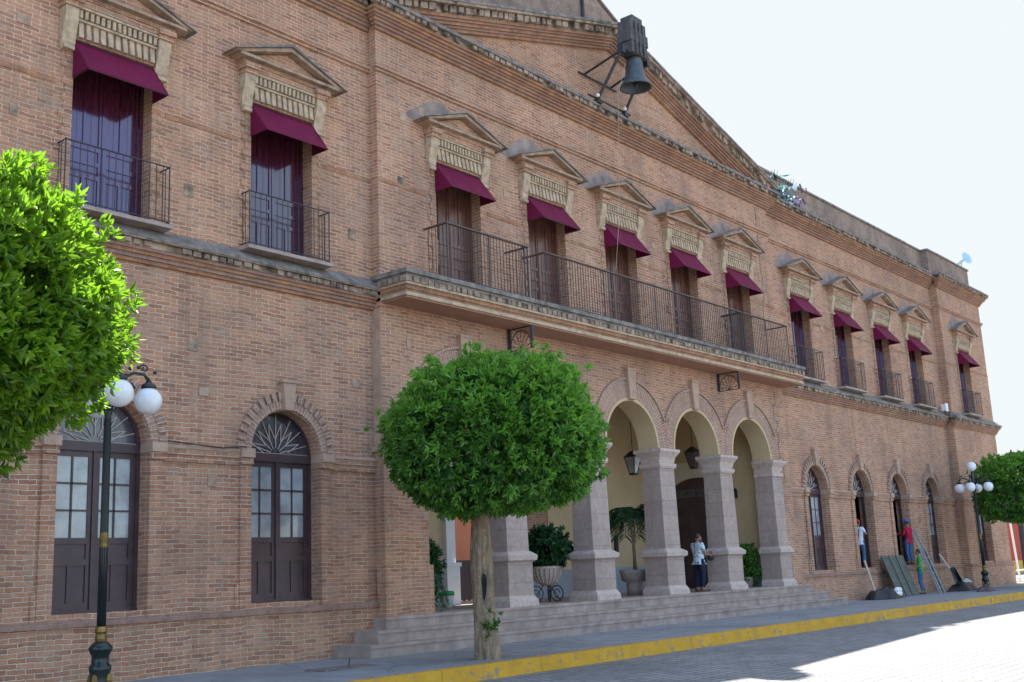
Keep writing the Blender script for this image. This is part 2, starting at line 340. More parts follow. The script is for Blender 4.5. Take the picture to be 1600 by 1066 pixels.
# ---------------------------------------------------------------- ground
mb=MB(); mb.add([(-600,-600,-.262),(900,-600,-.262),(900,900,-.262),(-600,900,-.262)],[(0,1,2,3)])
mb.build('ground',plain('far_ground',(.30,.28,.25),.9,.2,.05),kind='structure')
mb=MB(); mb.add([(-60,-70,-.25),(220,-70,-.25),(220,-4.6,-.25),(-60,-4.6,-.25)],[(0,1,2,3)])
mb.add([(63,-4.6,-.25),(220,-4.6,-.25),(220,60,-.25),(63,60,-.25)],[(0,1,2,3)])
mb.build('street',M['paver'],kind='structure')
# sidewalk slabs with joints
mb=MB()
xs=np.arange(-40,62.1,1.8)
for a,bx in zip(xs[:-1],xs[1:]):
    for y0,y1 in ((-4.42,-2.2),(-2.196,.0)):
        dz=random.uniform(-.003,.003); mb.box(a+.004,bx-.004,y0,y1,-.3,dz)
mb.box(-40,62,-4.3,0,-.3,-.012)
mb.build('sidewalk',M['conc'],kind='structure')
mb=MB()
for a in np.arange(-40,62,2.55):
    mb.hexa([(a,-4.62,-.3),(a+2.54,-4.62,-.3),(a+2.54,-4.42,-.3),(a,-4.42,-.3),(a,-4.585,.004),(a+2.54,-4.585,.004),(a+2.54,-4.42,.006),(a,-4.42,.006)])
mb.box(61.9,62.1,-4.42,40,-.3,.004)
mb.build('kerb',M['kerb'],kind='structure')
# ---------------------------------------------------------------- town hall
TH=thing('town_hall','two-storey old brick town hall with arcade, maroon awnings, balcony and pediment','building',(26,0,0))
def TB(mbx,name,mats,parent=None,loc=None,**t):
    # world coordinates mesh under TH
    if loc is None: mbx.v=[(x-26,y,z) for x,y,z in mbx.v]; loc=(0,0,0)
    else: loc=(loc[0]-26,loc[1],loc[2])
    return mbx.build(name,mats,parent or TH,loc,**t)
def TBS(mbx,name,mats,cuts,loc=None,**t):
    # the same mesh cut into one object per stretch between the x values in cuts
    cuts=sorted(cuts); out=[]
    cen=[sum(mbx.v[i][0] for i in f)/len(f) for f in mbx.f]
    for k in range(len(cuts)+1):
        lo=cuts[k-1] if k else -1e9; hi=cuts[k] if k<len(cuts) else 1e9
        ids=[i for i,c in enumerate(cen) if lo<=c<hi]
        if not ids: continue
        q=MB(); mp={}
        for i in ids:
            f=[]
            for v in mbx.f[i]:
                if v not in mp: mp[v]=len(q.v); q.v.append(mbx.v[v])
                f.append(mp[v])
            q.f.append(tuple(f)); q.mi.append(mbx.mi[i]); q.uv.append(mbx.uv[i]); q.sm.append(mbx.sm[i])
        out.append(TB(q,name,mats,None,loc,**t))
    return out
YC=-.26; X0,X1=16.47,35.53; BX=52.5; EX=58.55; LX=-6.4; YB=-.36
GW=[10.17,14.07,38.06,42.03,45.80,49.60]; GB=55.0
UL=[10.12,13.97,38.05,41.86,45.75,49.57]; UC=[19.1,22.55,26.0,29.45,32.9]; UB=55.0
HG=.86; ZS,ZI=1.14,3.98; HW=.79; WB,WT=8.02,11.15
ZT=14.3
def wall(mb,x0,x1,z0,z1,yf,yb,ops,skip=''):
    ops=sorted(ops); x=x0
    for (cx,hw,zb,zt,arch) in ops:
        a,b=cx-hw,cx+hw
        mb.box(x,a,yf,yb,z0,z1,skip)
        if zb>z0: mb.box(a,b,yf,yb,z0,zb,skip)
        if not arch: mb.box(a,b,yf,yb,zt,z1,skip)
        else:
            n=20; P=[(cx-hw*math.cos(PI*i/n),zt+hw*math.sin(PI*i/n)) for i in range(n+1)]
            for p,q in zip(P[:-1],P[1:]):
                vs=[(p[0],yf,p[1]),(q[0],yf,q[1]),(q[0],yf,z1),(p[0],yf,z1),(p[0],yb,p[1]),(q[0],yb,q[1]),(q[0],yb,z1),(p[0],yb,z1)]
                mb.add(vs,[(0,1,2,3),(7,6,5,4),(4,5,1,0)])
        x=b
    mb.box(x,x1,yf,yb,z0,z1,skip)
mb=MB()
G=lambda cx:(cx,HG,ZS,ZI,True); Uo=lambda cx:(cx,HW,WB,WT,False)
ZM=7.3
def wing(x0,x1,y,gs,us):
    wall(mb,x0,x1,-.3,ZM,y,y+.5,[G(c) for c in gs]); wall(mb,x0,x1,ZM,ZT,y,y+.5,[Uo(c) for c in us])
wing(0,X0,0,GW[:2],UL[:2]); wing(X1,BX,0,GW[2:],UL[2:]); wing(BX,EX,YB,[GB],[UB])
wing(LX,0,YB,[],[])
RA=1.31; ZSP=4.83; AR=UC
wall(mb,X0,X1,ZM,ZT,YC,YC+.55,[Uo(c) for c in UC])
# arcade wall above the springing and solid piers at its ends
mb.box(X0,AR[0]-RA,YC,YC+.65,.0,ZSP); mb.box(AR[-1]+RA+.02,X1,YC,YC+.65,0,ZSP)
wall(mb,X0,X1,ZSP,ZM,YC,YC+.65,[(c,RA,ZSP,ZSP,True) for c in AR])
# returns, rear and end walls
mb.box(EX-.5,EX,YB+.5,16,-.3,ZT); mb.box(LX,LX+.5,YB+.5,16,-.3,ZT); mb.box(LX+.5,EX-.5,15.5,16,-.3,ZT)
mb.box(X0,X0+.3,YC+.6,5,-.3,ZM); mb.box(X1-.3,X1,YC+.6,5,-.3,ZM)
# inner wall of front range
mb.box(LX+.5,23.3,5,5.3,-.3,ZT); mb.box(26.4,EX-.5,5,5.3,-.3,ZT); mb.box(23.3,26.4,5,5.3,5.2,ZT)
TB(mb,'brick_wall',M['brick'])
# roofs and floors
mb=MB(); mb.box(LX+.3,EX-.3,.3,5.2,14.05,14.28); mb.box(LX+.6,EX-.6,.4,4.9,7.3,7.5)
mb.box(LX+.6,EX-.6,10.5,15.4,14.05,14.28); mb.box(LX+.6,16.6,.5,4.95,.7,1.0); mb.box(35.4,EX-.6,.5,4.95,.7,1.0)
TB(mb,'flat_roof',M['roofm'])
# portico lining
mb=MB()
mb.m=0
mb.box(X0+.3,23.3,4.2,4.9,.72,7.28); mb.box(26.0,26.35,4.2,4.9,.72,7.28); mb.box(27.7,34.6,4.2,4.9,.72,7.28); mb.box(23.3,26.0,4.2,4.9,5.2,7.28)
mb.box(34.6,X1-.3,.4,4.2,.72,7.28)
mb.box(X0+.3,X0+.9,.4,4.2,.72,7.28)
mb.box(X0+.9,34.6,.4,4.2,7.05,7.28)
mb.m=1; mb.box(26.35,27.7,4.24,4.9,.72,7.28)
mb.m=2; mb.box(X0+.9,23.2,4.16,4.2,.72,1.55); mb.box(26.1,34.6,4.16,4.24,.72,1.55); mb.box(34.56,34.6,.42,4.16,.72,1.1)
TB(mb,'portico_lining',[M['plaster'],M['brick'],M['dado']])
mb=MB(); mb.box(22.88,23.24,4.02,4.2,1.75,5.6); mb.box(22.8,23.32,3.95,4.2,.72,1.75); mb.box(22.76,23.36,3.92,4.2,1.75,1.86); mb.box(22.8,23.32,3.97,4.2,5.4,5.6)
TB(mb,'white_pilaster',M['white'])
mb=MB(); mb.box(X0+.3,35.2,-.255,10.5,.45,.723)
TB(mb,'portico_floor',M['step'])
mb=MB(); mb.m=0; mb.box(16,40,9.6,9.9,.7,3.9); mb.m=1; mb.box(16,40,9.56,9.6,3.62,3.80); mb.box(26.8,27.0,9.5,9.6,.7,3.3); mb.m=2; mb.box(16,40,9.55,9.9,3.9,4.3); mb.m=0; mb.box(16,40,9.6,9.9,4.3,7)
TB(mb,'courtyard_wall',[M['pink'],M['redp'],M['orangep']])
# iron gate, in the portico opening
g=MB()
for i in range(14):
    x=24.35+i*.12; g.tube([(x,4.3,.75),(x,4.3,4.6)],.012,6)
for z in (.85,2.0,3.2,4.5): g.box(24.3,26.0,4.285,4.315,z,z+.04)
gt=TB(g,'iron_gate',M['iron'])
g=MB(); g.box(23.32,24.35,4.28,4.33,.80,1.92); g.v=[(x-26,y,z) for x,y,z in g.v]; g.build('kick_panel',M['gate'],gt)
for i in range(4): g=MB(); g.ball((23.45+i*.22-26,4.26,.80),.035,8); g.build('white_stud',M['white'],gt)
# big arched door in the portico end wall (plane x=34.6)
mb=MB(); yc_,hw_,zb_,zs_=2.85,.95,.72,4.1
def yarc(r,n=14,z=zs_,k=.45): return [(yc_+r*math.cos(PI*i/n),z+r*k*math.sin(PI*i/n)) for i in range(n+1)]
mb.m=0; mb.prismx([(yc_+hw_,zb_),(yc_-hw_,zb_)][::-1]+yarc(hw_)[0:15],34.50,34.585)
mb.m=1; mb.prismx([(yc_-1.25,zs_-.1),(yc_+1.25,zs_-.1),(yc_+1.25,zs_+1.0),(yc_-1.25,zs_+1.0)],34.53,34.59)
TB(mb,'portico_door',[M['door'],M['cream_plaster']])
d=MB()
for s_ in (-1,1):
    for z0,z1 in ((.9,1.7),(1.8,2.7),(2.8,3.6)): d.box(34.475,34.499,yc_+s_*.48-.32,yc_+s_*.48+.32,z0,z1)
d.box(34.46,34.499,yc_-hw_,yc_+hw_,3.7,3.8)
TB(d,'door_panel',M['door'])
d=MB(); d.box(34.49,34.499,yc_-hw_+.08,yc_-.04,3.85,4.15); d.box(34.49,34.499,yc_+.04,yc_+hw_-.08,3.85,4.15); TB(d,'transom_glass',M['darkglass'])
mb=MB(); mb.box(31.2,31.36,4.13,4.2,1.9,2.6); mb.box(31.18,31.38,4.12,4.16,1.88,1.93); TB(mb,'wall_meter_box',M['blackp'])
mb=MB(); mb.box(34.5,34.6,1.3,1.42,3.7,4.0); mb.box(34.46,34.5,1.28,1.44,3.98,4.03); TB(mb,'wall_speaker',M['blackp'])
# stone piers of the arcade
def pier():
    p=MB(); hx=.41; y0,y1=YC-.0,YC+.65
    def ring(z0,z1,e,e2=None):
        e2=e if e2 is None else e2
        p.hexa([(-hx-e,y0-e,z0),(hx+e,y0-e,z0),(hx+e,y1+e,z0),(-hx-e,y1+e,z0),(-hx-e2,y0-e2,z1),(hx+e2,y0-e2,z1),(hx+e2,y1+e2,z1),(-hx-e2,y1+e2,z1)])
    p.m=1; ring(.72,.86,.13,.12); ring(.86,.97,.12,.05)
    p.m=0; ring(.97,1.74,.045)
    p.m=1; ring(1.74,1.79,.05,.13); ring(1.79,1.90,.13,.14); ring(1.90,1.96,.14,.06); ring(1.96,2.0,.06,.0)
    p.m=0; ring(2.0,4.28,-.005,-.03)
    p.m=1; ring(4.28,4.34,.0,.03); ring(4.34,4.42,.03,.03); ring(4.42,4.60,-.02,.02); ring(4.60,4.74,.02,.12); ring(4.74,4.825,.13,.13)
    return p
prot=None
for i in range(4):
    cx=(AR[i]+AR[i+1])/2
    from mathutils import noise as NZ
    q=pier(); q.v=[tuple(Vector(v)+NZ.noise_vector(Vector(v)*3+Vector((i*5,0,0)))*.012) for v in q.v]; TB(q,'stone_pier',[M['pier'],M['stone']],loc=(cx,0,0))
p=MB(); hx=.36
for z0,z1,e,e2,m_ in ((.72,.86,.12,.11,1),(.86,.95,.11,.05,1),(.95,1.74,.04,.04,0),(1.74,1.80,.05,.12,1),(1.80,1.92,.12,.12,1),(1.92,2.0,.1,.02,1),(2.0,4.3,0,-.02,0),(4.3,4.42,.02,.02,1),(4.42,4.6,-.02,.02,1),(4.6,4.74,.02,.12,1),(4.74,4.825,.13,.13,1)):
    p.m=m_; xl=AR[-1]+RA-.02
    p.hexa([(xl-e,YC-e-.02,z0),(xl+.72+e,YC-e-.02,z0),(xl+.72+e,YC+.66,z0),(xl-e,YC+.66,z0),(xl-e2,YC-e2-.02,z1),(xl+.72+e2,YC-e2-.02,z1),(xl+.72+e2,YC+.66,z1),(xl-e2,YC+.66,z1)])
TB(p,'end_pier',[M['pier'],M['stone']])
# arch lining (plaster intrados) + voussoirs + keystone
def archset(cx,r,ro,zs,yf,depth,name_pref):
    n=24
    mbp=MB(); mbp.smooth=False
    for i in range(n):
        a,b=PI*i/n,PI*(i+1)/n
        def pt(rr,t,y): return (cx-rr*math.cos(t),y,zs+rr*math.sin(t))
        mbp.add([pt(r-.045,a,yf-.025),pt(r-.045,b,yf-.025),pt(r+.035,b,yf-.025),pt(r+.035,a,yf-.025),pt(r-.045,a,yf+depth),pt(r-.045,b,yf+depth),pt(r+.035,a,yf),pt(r+.035,b,yf)],
            [(3,2,1,0),(0,1,5,4),(2,3,6,7)])
    return mbp
lin=MB()
def vouss(mbv,cx,r0,r1,zs,yf,proud,a0=0,a1=PI,n=30,phase=0):
    for i in range(n):
        a=a0+(a1-a0)*i/n; b=a0+(a1-a0)*(i+1)/n
        def pt(rr,t,y): return (cx-rr*math.cos(t),y,zs+rr*math.sin(t))
        vs=[pt(r0,a,yf-proud),pt(r0,b,yf-proud),pt(r1,b,yf-proud),pt(r1,a,yf-proud),pt(r0,a,yf),pt(r0,b,yf),pt(r1,b,yf),pt(r1,a,yf)]
        rm=(r0+r1)/2
        u=[(r0+phase,a*rm),(r0+phase,b*rm),(r1+phase,b*rm),(r1+phase,a*rm)]
        e=[(r1+phase,a*rm),(r1+phase,b*rm),(r1+.05+phase,b*rm),(r1+.05+phase,a*rm)]
        mbv.add(vs,[(3,2,1,0),(3,7,6,2),(0,1,5,4)],[ [u[3],u[2],u[1],u[0]], [e[0],e[3],e[2],e[1]], [e[0],e[1],e[2],e[3]] ])
for i,cx in enumerate(AR):
    q=archset(cx,RA,0,ZSP,YC,.65,''); TB(q,'arch_lining',M['plaster'])
    a0=math.acos(1.725/1.95)
    v=MB(); 
    vouss(v,cx,RA+.035,1.36+.0,ZSP,YC,.012,0.0,PI,40)
    vouss(v,cx,1.36,1.84,ZSP,YC,.012,math.acos(1.72/1.84)+.18,PI-math.acos(1.72/1.84)-.18,40)
    vouss(v,cx,1.36,1.72,ZSP,YC,.0119,0.0,.36+.18,8); vouss(v,cx,1.36,1.72,ZSP,YC,.0119,PI-.54,PI,8)
    aL=math.acos(1.72/1.91)
    for rr0,rr1,pr in ((1.845,1.92,.055),): vouss(v,cx,rr0,rr1,ZSP,YC,pr,aL,PI-aL,36,phase=.1)
    TB(v,'arch_voussoirs',M['vous'])
    k=MB(); k.prism([(cx-.14,ZSP+RA-.02),(cx+.14,ZSP+RA-.02),(cx+.2,ZSP+2.12),(cx-.2,ZSP+2.12)],YC-.13,YC+.02); k.box(cx-.22,cx+.22,YC-.15,YC+.02,ZSP+2.12,ZSP+2.18)
    TB(k,'keystone',M['terra'])
# ---- plinth, ledge, string courses
mb=MB()
def segs(x0,x1,z0,z1,y,ops,mbx,e=0):
    x=x0
    for a,b in ops: mbx.box(x,a,y,.02+y*0,z0,z1); x=b
    mbx.box(x,x1,y,.02,z0,z1)
pl=MB(); pl.box(0,X0-.002,-.07,.0,-.3,.93); pl.box(X1+.002,BX-.003,-.07,0,-.3,.93); pl.box(BX-.07,EX+.07,YB-.07,YB,-.3,.93); pl.box(EX,EX+.07,YB,15,-.3,.93); pl.box(BX-.07,BX,YB,-.071,-.3,.93)
pl.box(LX,.07,YB-.07,YB,-.3,.93); pl.box(0,.07,YB,-.071,-.3,.93)
pl.box(X0-.07,AR[0]-RA+.05,YC-.07,YC,.72,1.75); pl.box(X0-.07,X0,YC,-.071,-.3,1.75); pl.box(AR[-1]+RA+.75,X1+.07,YC-.07,YC,-.3,1.75)
TBS(pl,'brick_plinth',M['brick'],[.001,X0-.08,26,X1-.03+.03,BX-.08])
lg=MB(); lg.box(0.08,X0-.075,-.13,.0,.93,1.04); lg.box(X1+.075,BX-.08,-.13,0,.93,1.04); lg.box(BX-.13,EX+.13,YB-.13,YB,.93,1.04); lg.box(EX,EX+.13,YB,15,.93,1.04)
lg.box(LX,.13,YB-.13,YB,.93,1.04)
TBS(lg,'ledge',M['ledge'],[.14,26,BX-.15])
# impost string course, broken at the doors
sc=MB()
def string(x0,x1,y,gs,z0=3.84,z1=4.0):
    x=x0
    for c in gs+[None]:
        xe=(c-HG) if c else x1
        sc.m=0; sc.box(x,xe,y-.045,y,z0-.13,z0); sc.box(x,xe,y-.075,y,z0,z1-.05); sc.m=1; sc.box(x,xe,y-.10,y,z1-.05,z1+.01)
        if c:
            for s_ in (-1,1):
                a,b=(c-HG-.27,c-HG) if s_<0 else (c+HG,c+HG+.27)
                e=.0; sc.m=1; sc.box(a-.02,b+.02,y-.15,y+.24,z0+.02,z1+.03); sc.m=0; sc.box(a-.01,b+.01,y-.11,y+.24,z0-.11,z0+.02)
            x=c+HG
string(0.0,X0-.002,0,GW[:2]); string(X1+.002,BX-.002,0,GW[2:]); string(BX-.05,EX+.05,YB,[GB])
TBS(sc,'impost_string_course',[M['brick'],M['terra']],[c for c in GW]+[GB,26,BX-.06])
# surrounds
def surround(y,broken=False):
    s_=MB()
    s_.box(-HG-.25,-HG,y-.055,y,1.04,3.72); s_.box(HG,HG+.25,y-.055,y,1.04,3.72)
    s_.box(-HG-.34,-HG-.25,y-.03,y,1.04,1.5); s_.box(HG+.25,HG+.34,y-.03,y,1.04,1.5)
    return s_
def archring(y):
    v=MB(); vouss(v,0,HG,HG+.17,ZI+.03,y,.05,0,PI,26)
    n=21
    for i in range(n):
        a=PI*(i+.12)/n; b=PI*(i+.78)/n; vouss(v,0,HG+.17,HG+.34,ZI+.03,y,.075,a,b,1,phase=i*.13)
    vouss(v,0,HG+.17,HG+.33,ZI+.03,y,.03,0,PI,26,phase=.2)
    return v
def keyst(y):
    k=MB(); z0=ZI+.03+HG
    k.prism([(-.10,z0-.03),(.10,z0-.03),(.16,z0+.52),(-.16,z0+.52)],y-.14,y+.05); k.box(-.2,.2,y-.17,y,z0+.52,z0+.58)
    return k
ps=None
for c,y in [(c,0) for c in GW]+[(GB,YB)]:
    if ps is None:
        ps=(*TBS(surround(0),'door_jamb',M['brick'],[0],loc=(c,y,0)),TB(archring(0),'door_arch',M['vous'],loc=(c,y,0)),TB(keyst(0),'keystone',M['terra'],loc=(c,y,0)))
    else:
        for o in ps: dup(o,TH,(c-26,y,0))
# ---- ground doors (local x centre, y wall front, z world)
YD=.27
def gdoor_parts(leaves=True):
    f=MB()
    f.box(-HG,-HG+.07,YD,YD+.1,ZS,ZI+.02); f.box(HG-.07,HG,YD,YD+.1,ZS,ZI+.02); f.box(-HG,HG,YD-.02,YD+.1,ZI-.13,ZI+.03); f.box(-HG,HG,YD-.02,YD+.14,ZS-.02,ZS+.05)
    n=20
    for i in range(n):
        a,b=PI*i/n,PI*(i+1)/n
        q=lambda rr,t,y:(-rr*math.cos(t),y,ZI+.03+rr*math.sin(t))
        f.add([q(HG-.07,a,YD),q(HG-.07,b,YD),q(HG,b,YD),q(HG,a,YD),q(HG-.07,a,YD+.08),q(HG-.07,b,YD+.08)],[(3,2,1,0),(0,1,5,4)])
    lv=MB()
    if leaves:
        for s_ in (-1,1):
            x0,x1=(-HG+.07,-.005) if s_<0 else (.005,HG-.07)
            y0,y1=YD+.03,YD+.08; st=.10
            lv.box(x0,x0+st,y0,y1,ZS+.05,ZI-.13); lv.box(x1-st,x1,y0,y1,ZS+.05,ZI-.13)
            xm=(x0+x1)/2
            for z0,z1 in ((ZS+.05,ZS+.17),(ZS+.78,ZS+.88),(ZS+1.14,ZS+1.24),(ZI-.23,ZI-.13)): lv.box(x0+st,x1-st,y0,y1,z0,z1)
            lv.box(x0+st,x1-st,y0+.025,y1-.005,ZS+.17,ZS+1.14)
            lv.box(xm-.03,xm+.03,y0+.004,y1-.01,ZS+.17,ZS+.78)
            lv.box(xm-.016,xm+.016,y0,y1,ZS+1.24,ZI-.23)
            h=(ZI-.23-ZS-1.24)/3
            for k in (1,2): lv.box(x0+st,x1-st,y0,y1,ZS+1.24+k*h-.016,ZS+1.24+k*h+.016)
        lv.box(-.03,.03,YD+.0,YD+.03,ZS+.05,ZI-.13)
    gl=MB()
    if leaves:
        for x0,x1 in ((-HG+.17,-.105),(.105,HG-.17)): gl.box(x0,x1,YD+.05,YD+.06,ZS+1.24,ZI-.23)
    fan=MB(); n=20
    pts=[(-(HG-.07)*math.cos(PI*i/n),ZI+.03+(HG-.07)*math.sin(PI*i/n)) for i in range(n+1)]
    fan.prism(pts[::-1][:],YD+.06,YD+.07)
    mu=MB()
    def bar(a,b): mu.tube([(a[0],YD+.045,ZI+.03+a[1]),(b[0],YD+.045,ZI+.03+b[1])],.011,5)
    R=HG-.07; hub=(0,.18)
    pk=[(-.7,.12),(-.52,.42),(-.25,.55),(0,.76),(.25,.55),(.52,.42),(.7,.12)]
    for t in (15,38,62,90,118,142,165):
        a=math.radians(t); bar((.12*math.cos(a),.12*math.sin(a)+.0),(R*math.cos(a),R*math.sin(a)))
    zz=[]
    for i,t in enumerate(range(8,180,14)):
        a=math.radians(t); rr=.62 if i%2 else .30; zz.append((rr*math.cos(a),rr*math.sin(a)))
    for a,b in zip(zz[:-1],zz[1:]): bar(a,b)
    bar((-R,.01),(R,.01))
    return f,lv,gl,fan,mu
def mkdoor(c,y,leaves=True,label=None):
    f,lv,gl,fan,mu=gdoor_parts(leaves)
    o=TB(f,'arched_door',M['door'],loc=(c,y,0))
    if label:o['label']=label
    if leaves: lv.build('door_leaf',M['door'],o); gl.build('glass_pane',M['glass'],o)
    fan.build('fanlight_glass',M['darkglass'],o); mu.build('fanlight_tracery',M['stone'],o)
    return o
d0=mkdoor(GW[0],0)
for c in (GW[1],GW[2]): dup(d0,TH,(c-26,0,0))
do=mkdoor(GW[3],0,False,'open arched door with dark room behind'); dup(do,TH,(GW[4]-26,0,0))
dup(d0,TH,(GW[5]-26,0,0)); dup(d0,TH,(GB-26,YB,0))
# ---- upper windows: hood, awning, balcony door
def hood():
    h=MB()
    h.m=1
    h.box(-.80,.80,-.06,.0,WT,11.78); h.m=0
    for i in range(11): x=-.72+i*.144; h.hexa([(x-.045,-.14,WT+.03),(x+.045,-.14,WT+.03),(x+.045,-.055,WT+.03),(x-.045,-.055,WT+.03),(x-.045,-.10,WT+.33),(x+.045,-.10,WT+.33),(x+.045,-.055,WT+.33),(x-.045,-.055,WT+.33)])
    h.box(-.80,.80,-.135,-.06,WT+.33,WT+.37)
    for i in range(15): x=-.75+i*.107; h.box(x-.03,x+.03,-.16,-.055,WT+.385,WT+.54)
    h.box(-.80,.80,-.18,-.06,WT+.55,WT+.60)
    for s_ in (-1,1):
        xa,xb=(.81,1.06) if s_>0 else (-1.06,-.81)
        h.prismx([(-.03,WT-.22),(.0,WT-.22),(0,WT+.52),(-.20,WT+.52),(-.19,WT+.30),(-.10,WT+.02),(-.09,WT-.12)][::1],xa,xb)
        h.prismx([(0,WT-.27),(-.12,WT-.25),(-.12,WT-.18),(0,WT-.16)][::-1],xa+.02,xb-.02)
    h.m=1
    for s_ in (-1,1):
        xa,xb=(.78,1.08) if s_>0 else (-1.08,-.78)
        h.box(xa,xb,-.24,0,WT+.52,WT+.62); h.box(xa-.03,xb+.03,-.29,0,WT+.62,WT+.72)
    h.box(-.78,.78,-.19,0,WT+.61,WT+.72); h.box(-1.13,1.13,-.22,0,WT+.72,WT+.80)
    h.m=3; h.box(-1.30,1.30,-.36,0,WT+.80,WT+.865); 
    h.m=1; h.prism([(-1.15,WT+.865),(1.15,WT+.865),(0,WT+1.25)],-.18,0)
    h.m=3
    for s_ in (-1,1):
        pts=[(s_*1.42,WT+.85),(0,WT+1.36),(0,WT+1.27),(s_*1.20,WT+.867)]
        if s_>0: pts=pts[::-1]
        h.prism(pts[::-1],-.37,0)
    h.m=2
    for s_ in (-1,1):
        pts=[(s_*1.50,WT+.83),(s_*1.42,WT+.853),(0,WT+1.363),(0,WT+1.43)]
        if s_>0: pts=pts[::-1]
        h.prism(pts,-.42,0)
    return h
def awning(sd=0):
    ra=random.Random(sd*5+1); ph=ra.uniform(0,6); sg=ra.uniform(.015,.04); a=MB(); z0=WT; z1=10.40+ra.uniform(-.02,.02); y1=-.56; w0=.80; w1=.80
    def sheet(p): 
        a.add(p,[tuple(range(len(p)))])
    # sloping front with a slight sag, as a grid
    n=24; k=10; vs=[]
    for j in range(k+1):
        t=j/k
        for i in range(n+1):
            s_=i/n; x=-w0+2*w0*s_; sag=-sg*math.sin(PI*t)*(1-.3*abs(2*s_-1))+.010*math.sin(s_*17+ph+t*5)*math.sin(PI*t)+.006*math.sin((s_+t)*23+ph)*math.sin(PI*s_)
            vs.append((x,y1*t-.005,z0+(z1-z0)*t+sag*(1 if t<1 else .3)))
    fs=[(j*(n+1)+i,(j+1)*(n+1)+i,(j+1)*(n+1)+i+1,j*(n+1)+i+1) for j in range(k) for i in range(n)]
    a.smooth=True; a.add(vs,fs); a.smooth=False
    for s_ in (-1,1): sheet([(s_*w0,-.005,z0),(s_*w0,y1-.004,z1),(s_*w0,-.005,z1+.005)])
    # hem
    for i in range(n):
        pass
    return a
def awn_frame():
    a=MB(); z0=WT-.02; z1=10.405; y1=-.55
    a.tube([(-.79,-.02,z1),(-.79,y1,z1),(.79,y1,z1),(.79,-.02,z1)],.010,6)
    a.tube([(-.79,-.02,z0),(.79,-.02,z0)],.010,6)
    return a
from mathutils import noise as NZ
def worn(mb,seed,amp,fr=2.3):
    o=Vector((seed*7.3,seed*3.1,seed*1.7)); mb.v=[tuple(Vector(v)+NZ.noise_vector(Vector(v)*fr+o)*amp+NZ.noise_vector(Vector(v)*fr*6+o)*amp*.45) for v in mb.v]; return mb
def bdoor():
    f=MB(); y0,y1=.30,.36
    f.box(-HW,-HW+.07,y0-.04,y1,WB,WT); f.box(HW-.07,HW,y0-.04,y1,WB,WT); f.box(-HW,HW,y0-.04,y1,WT-.08,WT)
    lv=MB()
    for s_ in (-1,1):
        x0,x1=(-HW+.07,-.004) if s_<0 else (.004,HW-.07)
        lv.box(x0,x1,y0+.02,y1,WB+.01,WT-.08)
        st=.075; w_=(x1-x0)
        for xa in (x0,x1-st): lv.box(xa,xa+st,y0-.005,y0+.02,WB+.01,WT-.08)
        for z0,z1 in ((WB+.01,WB+.13),(WB+.72,WB+.80),(WB+.98,WB+1.06),(WB+1.26,WB+1.34),(WT-.2,WT-.08)): lv.box(x0+st,x1-st,y0-.003,y0+.02,z0,z1)
        xm=(x0+x1)/2; lv.box(xm-.03,xm+.03,y0-.003,y0+.02,WB+.13,WB+.72); lv.box(xm-.025,xm+.025,y0-.003,y0+.02,WB+1.34,WT-.2)
        for xa in (xm-.14,xm+.14): lv.box(xa-.004,xa+.004,y0+.014,y0+.02,WB+1.34,WT-.2)
    lv.box(-.025,.025,y0-.02,y0,WB+.01,WT-.08)
    return f,lv
def small_rail():
    r=MB(); w_=1.02; yp=-.30; z0,z1=8.06,9.12
    r.tube([(-w_,-.0,z1),(-w_,yp,z1),(w_,yp,z1),(w_,0,z1)],.016,6); r.tube([(-w_,-.0,z0),(-w_,yp,z0),(w_,yp,z0),(w_,0,z0)],.012,6)
    n=15
    for i in range(n+1): x=-w_+2*w_*i/n; r.tube([(x,yp,z0),(x,yp,z1)],.0085,5)
    for s_ in (-1,1):
        for y in (-.08,-.17): r.tube([(s_*w_,y,z0),(s_*w_,y,z1)],.0085,5)
        r.tube([(s_*w_,yp,z0-.06),(s_*w_,yp,z1+.03)],.014,6)
    return r
bd=None; bd2=None
for i,(c,y) in enumerate([(c,0) for c in UL]+[(c,YC) for c in UC]+[(UB,YB)]):
    TB(worn(hood(),i+1,.016),'window_hood',[M['cream'],M['brick'],M['slate'],M['tan']],loc=(c,y,0))
    aw=TB(awning(i),'awning',M['awning'],loc=(c,y,0)); awn_frame().build('awning_frame',M['iron'],aw)
    sm=aw.modifiers.new('thick','SOLIDIFY'); sm.thickness=.008
    central=y==YC; key=bd2 if central else bd
    if key is None:
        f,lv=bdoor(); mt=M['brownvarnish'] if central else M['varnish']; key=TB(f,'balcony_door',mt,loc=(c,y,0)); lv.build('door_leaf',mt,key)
        if central: bd2=key
        else: bd=key
    else: dup(key,TH,(c-26,y,0))
sr=None
for c,y in [(c,0) for c in UL]+[(UB,YB)]:
    if sr is None:
        sr=TB(small_rail(),'window_railing',M['iron'],loc=(c,y,0))
        s_=MB(); s_.box(-1.08,1.08,-.36,.0,7.93,8.0); s_.box(-HW,HW,-.0,.30,7.96,WB+.005); ss=TB(s_,'window_sill',M['step'],loc=(c,y,0))
    else: dup(sr,TH,(c-26,y,0)); dup(ss,TH,(c-26,y,0))
# grey patches on the wall, upper left of the hoods
pt=MB()
for c,y in [(c,YC) for c in UC]+[(c,0) for c in UL[2:]]+[(UB,YB)]:
    pt=MB(); pts=[(-1.75,WT+.95),(-1.35,WT+.84),(-.1,WT+1.38),(-.35,WT+1.62),(-.9,WT+1.5),(-1.3,WT+1.28)]
    pt.prism([(c+x+random.uniform(-.05,.05),z) for x,z in pts],y-.006,y+.01); TB(pt,'grey_patch',M['sidegrey'])
pass
